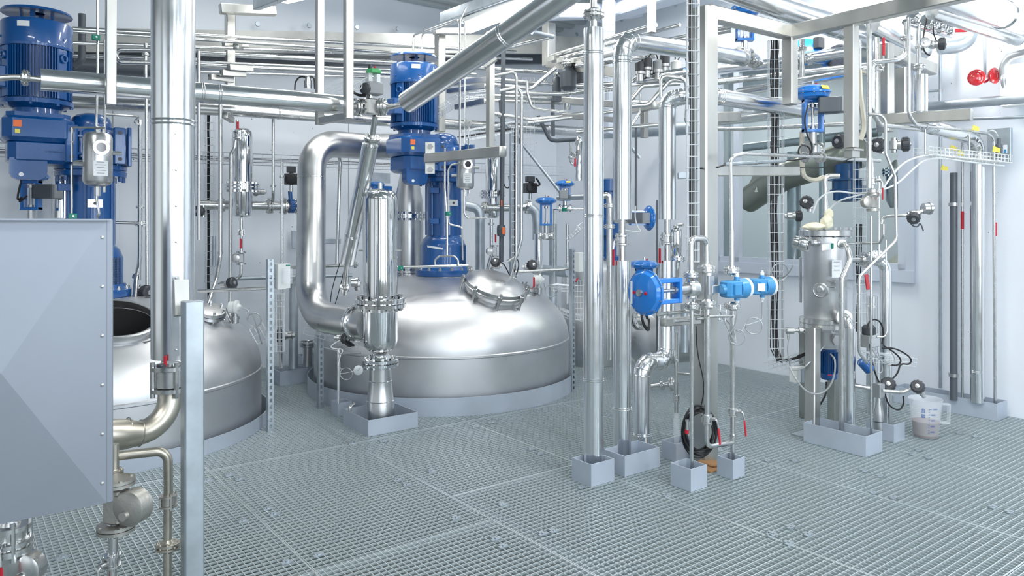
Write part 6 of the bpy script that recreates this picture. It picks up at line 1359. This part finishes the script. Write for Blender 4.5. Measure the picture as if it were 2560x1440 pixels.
# instrument row in the rack
for i, (x, y) in enumerate(((1600, 182), (1618, 172), (1645, 178), (1662, 163), (1690, 180))):
    q = P(x, y, 6.9); root = thing('pneumatic_valve', q, ('leftmost', 'second', 'middle white', 'fourth', 'rightmost')[i]+' small valve head of the row in the rack with curled cables', 'valve')
    build('body', 'bolt', MB().lathe(q-UZ*.08, UZ, [(0, .035), (.06, .035), (.065, .05), (.09, .05)], 16), root); build('head', ('dark', 'dark', 'grey', 'dark', 'white')[i], MB().lathe(q+UZ*.01, UZ, [(0, .045), (.08, .048), (.09, .035), (.10, .015)], 18), root)
    if i != 2: cable([q+UZ*.09, q+UZ*.16+RT*.05, q+UZ*.12+RT*.10, q-UZ*.02+RT*.09, q-UZ*.06+RT*.04], .006, 'black cable curling from the '+('leftmost', 'second', '', 'fourth', 'rightmost')[i]+' valve head in the rack')
ipipe([P(1598, 198, 7.1), P(1715, 182, 6.7)], .05, 'polished horizontal manifold under the rack valve heads', m='polish')
for i, (x, y, d) in enumerate(((1421, 195, 8.0), (1455, 190, 8.2), (1392, 222, 8.2))):
    q = P(x, y, d); root = thing('dark_pump_head', q, ('dark round valve housing under the rack beam', 'second dark housing behind the tall flanged pipe', 'small black round head under the rack pipes')[i], 'valve')
    build('body', 'dgrey', MB().lathe(q-UZ*.14, UZ, [(0, .05), (.04, .09 if i < 2 else .05), (.2, .09 if i < 2 else .05), (.24, .05), (.27, .03)], 24), root)
    build('flange', 'steel', flange_mb(q+UZ*.16, UZ, .08 if i < 2 else .04), root)
ball_valve(P(1432, 385, 7.9), UZ, .028, 'small valve with red lever near the centre column of pipes', V((.3, -1, 0)), V((0, 0, -1)), .14)
pipe([P(1427, 355, 7.9), P(1427, 372, 7.9), P(1427, 410, 7.9), P(1436, 412, 7.9)], .014, 'thin drain line with small valve left of the tall flanged pipe', flanges=[(P(1427, 393, 7.9), 2.2)])
root, X, zz = filt(1447, 7.9, [(452, 16), (440, 18), (355, 18), (345, 14), (340, 6)], 'slim polished cylinder left of the tall flanged pipe', fl=())
pipe([P(1418, 235, 7.9), P(1418, 275, 7.9)], .045, 'short polished pipe piece between rack beams', m='polish')
# diagonal strut pipes
pipe([P(1235, 275, 8.3), P(1290, 340, 8.3), P(1400, 480, 8.3)], .018, 'long slanting grey strut behind the bent pipes', m='galv', R=.2)
pipe([P(1580, 370, 7.8), P(1600, 395, 7.8)], .018, 'short slanting strut right of the middle clad pipe', m='galv')
pipe([P(1250, 250, 8.2), P(1256, 360, 8.2)], .016, 'short dark pipe crossing the sloping basket', m='dgrey')
# ================================================================== behind the lidded tank, centre
pipe([P(1165, 515, 8.2), P(1192, 520, 8.2), P(1200, 535, 8.2), P(1200, 680, 8.2)], .052, 'thick grey elbow pipe standing right of the middle drive', R=.14, m='galv')
pipe([P(1210, 520, 8.5), P(1330, 518, 8.7)], .045, 'rear header pipe with flanges behind the cable basket', flanges=[(P(1210, 519, 8.5), 1.6), (P(1318, 518, 8.7), 1.8)])
pipe([P(1325, 518, 8.5), P(1340, 530, 8.5), P(1343, 560, 8.5), P(1343, 600, 8.5)], .055, 'thick grey elbow right of the rear header', R=.12, m='galv')
ipipe([P(1346, 585, 7.9), P(1346, 690, 7.9)], .043, 'short clad pipe under the small bright blue valve', m='polish')
control_valve(P(1365, 590, 7.6), UZ, .110, .36, 'small bright blue diaphragm valve left of the tall flanged pipe', side=RT, fl=RT, H=.075)
control_valve(P(1412, 520, 8.0), UZ, .105, .26, 'smaller blue diaphragm valve with yellow sticker and dark positioner', side=RT, fl=RT, H=.075, pos=V((-.02, -.08, -.02)), pd=-FW, sticker=V((.3, -.95, 0)))
actbox(P(1325, 470, 8.3), .085, 'black swing actuator behind the narrow upright basket', V((.4, -1, 0)))
cable([P(1340, 445, 8.2), P(1352, 462, 8.2), P(1340, 465, 8.2), P(1330, 455, 8.2)], .012, 'thick black cable loop at the rear black actuator')
cable([P(1256, 440, 8.4), P(1262, 470, 8.4), P(1275, 470, 8.4), P(1272, 440, 8.4)], .007, 'black cable loop hanging behind the dark plastic pipe')
pipe([P(1228, 548, 8.0), P(1228, 640, 8.0), P(1220, 665, 8.0), P(1218, 680, 8.0)], .018, 'drain pipe with valve under the rear polished filter', R=.1, flanges=[(P(1229, 560, 8.0), 2)])
steamtrap(P(1236, 628, 8.0), UZ, V((-1, -.2, 0)), .055, 'small round steam trap behind the dome of the lidded tank', m='satin')
root = thing('red_lever', P(1239, 605, 7.9), 'red lever above the steam trap behind the dome', 'valve lever'); build('handle', 'red', MB().box(P(1239, 596, 7.9), (.018, .01, .085), rot=0), root)
root = thing('plastic_ball_valve', P(1252, 590, 7.55), 'grey plastic valve with an orange handle on the dark upright pipe', 'valve')
build('body', 'dgrey', MB().lathe(P(1253, 590, 7.6), UZ, [(0, .04), (.03, .045), (.08, .045), (.11, .04)], 18), root); build('handle', 'orange', MB().box(P(1259, 577, 7.5), (.03, .03, .07), rot=0, bev=.006), root)
solo('orange_marker', 'orange', MB().box(P(1254, 508, 7.57), (.012, .012, .06), rot=0), 'orange marker strip higher on the dark upright pipe', 'marker')
pipe([P(1382, 560, 8.3), P(1382, 840, 8.3)], .045, 'thick grey upright pipe behind the small bright blue valve', m='galv')
pipe([P(1418, 560, 8.3), P(1418, 760, 8.3)], .018, 'thin upright pipe left of the grey junction box')
pipe([P(1385, 522, 7.8), P(1385, 730, 7.8)], .011, 'thin tube between the small blue valves')
clip(P(1411, 524, 7.5), 'green clip beneath the smaller blue diaphragm valve')
pipe([P(1385, 523, 7.7), P(1460, 523, 7.6)], .009, 'thin level tube through the green clip left of the tall pipe')
pipe([P(1395, 495, 8.0), P(1462, 492, 7.8)], .030, 'grey horizontal pipe ending at the tall flanged pipe', m='galv')
pipe([P(1288, 680, 7.3), P(1400, 674, 7.3), P(1424, 672, 7.3)], .014, 'thin level pipe right of the dome top')
ipipe([P(1335, 672, 8.3), P(1408, 680, 8.0), P(1424, 680, 7.9)], .055, 'grey clad pipe lying behind the lidded tank dome', m='galv')
knob_valve(P(1320, 668, 7.4), RT, V((.5, -.8, .3)), .05, 'black valve head on the level pipe behind the lid', 'dark')
knob_valve(P(1242, 665, 7.6), RT, V((-.2, -.8, .6)), .045, 'black valve head with cables behind the manway lid', 'dark')
cable([P(1245, 655, 7.5), P(1258, 658, 7.5), P(1268, 675, 7.5), P(1275, 690, 7.5)], .007, 'black cable from the valve head behind the lid')
root = thing('red_lever', P(1335, 715, 7.2), 'red lever standing on the right shoulder of the lidded tank', 'valve lever'); build('handle', 'red', MB().box(P(1335, 706, 7.2), (.018, .01, .10), rot=0, bev=.003), root)
ball_valve(P(1345, 690, 7.9), UZ, .03, 'small bare valve below the short clad pipe')
basket([P(1385, 710, 7.6), P(1440, 715, 7.5)], .12, .06, V((.2, 1, 0)), 'wire basket right of the dome sensor', step=.05)
basket([P(1400, 770, 7.8), P(1450, 790, 7.6)], .12, .06, V((.2, 1, 0)), 'lower wire basket behind the slotted channel at right', step=.05)
basket([P(1420, 590, 7.8), P(1450, 560, 7.6)], .08, .05, V((.2, 1, 0)), 'short rising basket left of the tall flanged pipe', step=.05)
pipe([P(1383, 340, 8.4), P(1382, 250, 8.4)], .022, 'dark upright pipe under the hooked pipe', m='dgrey')
root = thing('control_valve_far', P(940, 470, 8.3), 'blue actuator peeping out left of the polished filter top', 'valve actuator'); build('body', 'lblue', lobed(P(940, 462, 8.3), UZ, .10, .08), root); build('neck', 'lblue', MB().box(P(955, 474, 8.3), (.22, .08, .08), bev=.01), root)
root = thing('wall_panel', PA(945, 440, 8.2), 'thin grey plate on the wall above the far blue actuator', 'panel'); build('plate', 'galv', MB().box(PA(952, 445, 8.2), (.24, .02, .12)), root)
# right of tall flanged pipe
pipe([P(1505, 490, 6.8), P(1522, 486, 6.8), P(1524, 505, 6.8), P(1524, 640, 6.8), P(1524, 900, 6.8)], .028, 'elbow pipe with bolted body between the two tallest clad pipes', R=.06, flanges=[(P(1524, 514, 6.8), 1.8), (P(1524, 566, 6.8), 1.8)])
pipe([P(1590, 320, 6.9), P(1590, 560, 6.9)], .012, 'dark narrow pipe right of the middle clad pipe', m='dgrey')
pipe([P(1643, 500, 6.6), P(1643, 900, 6.6)], .008, 'very thin dark rod behind the right clad pipe', m='dgrey')
pipe([P(1711, 760, 6.3), P(1711, 880, 6.3)], .03, 'upright pipe behind the column clamps', m='galv')
beam(P(1695, 440, 7.2), P(1770, 435, 7.2), .06, .06, 'small bracket on the wall behind the column', m='galv', side=UZ, nm='wall_bracket', cat='bracket')
solo('yellow_brown_stain_rag', 'rust', MB().box(G(1760, 6.9, .004), (.05, .03, .006)), 'small brown scrap lying on the grating behind the column', 'scrap')
# low grey pumps / vessels right of the channel
root = thing('rear_vessel', P(1475, 930, 8.4), 'grey round vessel half hidden right of the slotted channel', 'vessel')
build('shell', 'satin', MB().lathe(G(1475, 8.6, 0), UZ, [(0, .33), (1.05, .33), (1.12, .30), (1.2, .16), (1.22, .01)], 40), root)
for o in list(bpy.data.objects):
    if '_w' in o: del o['_w']
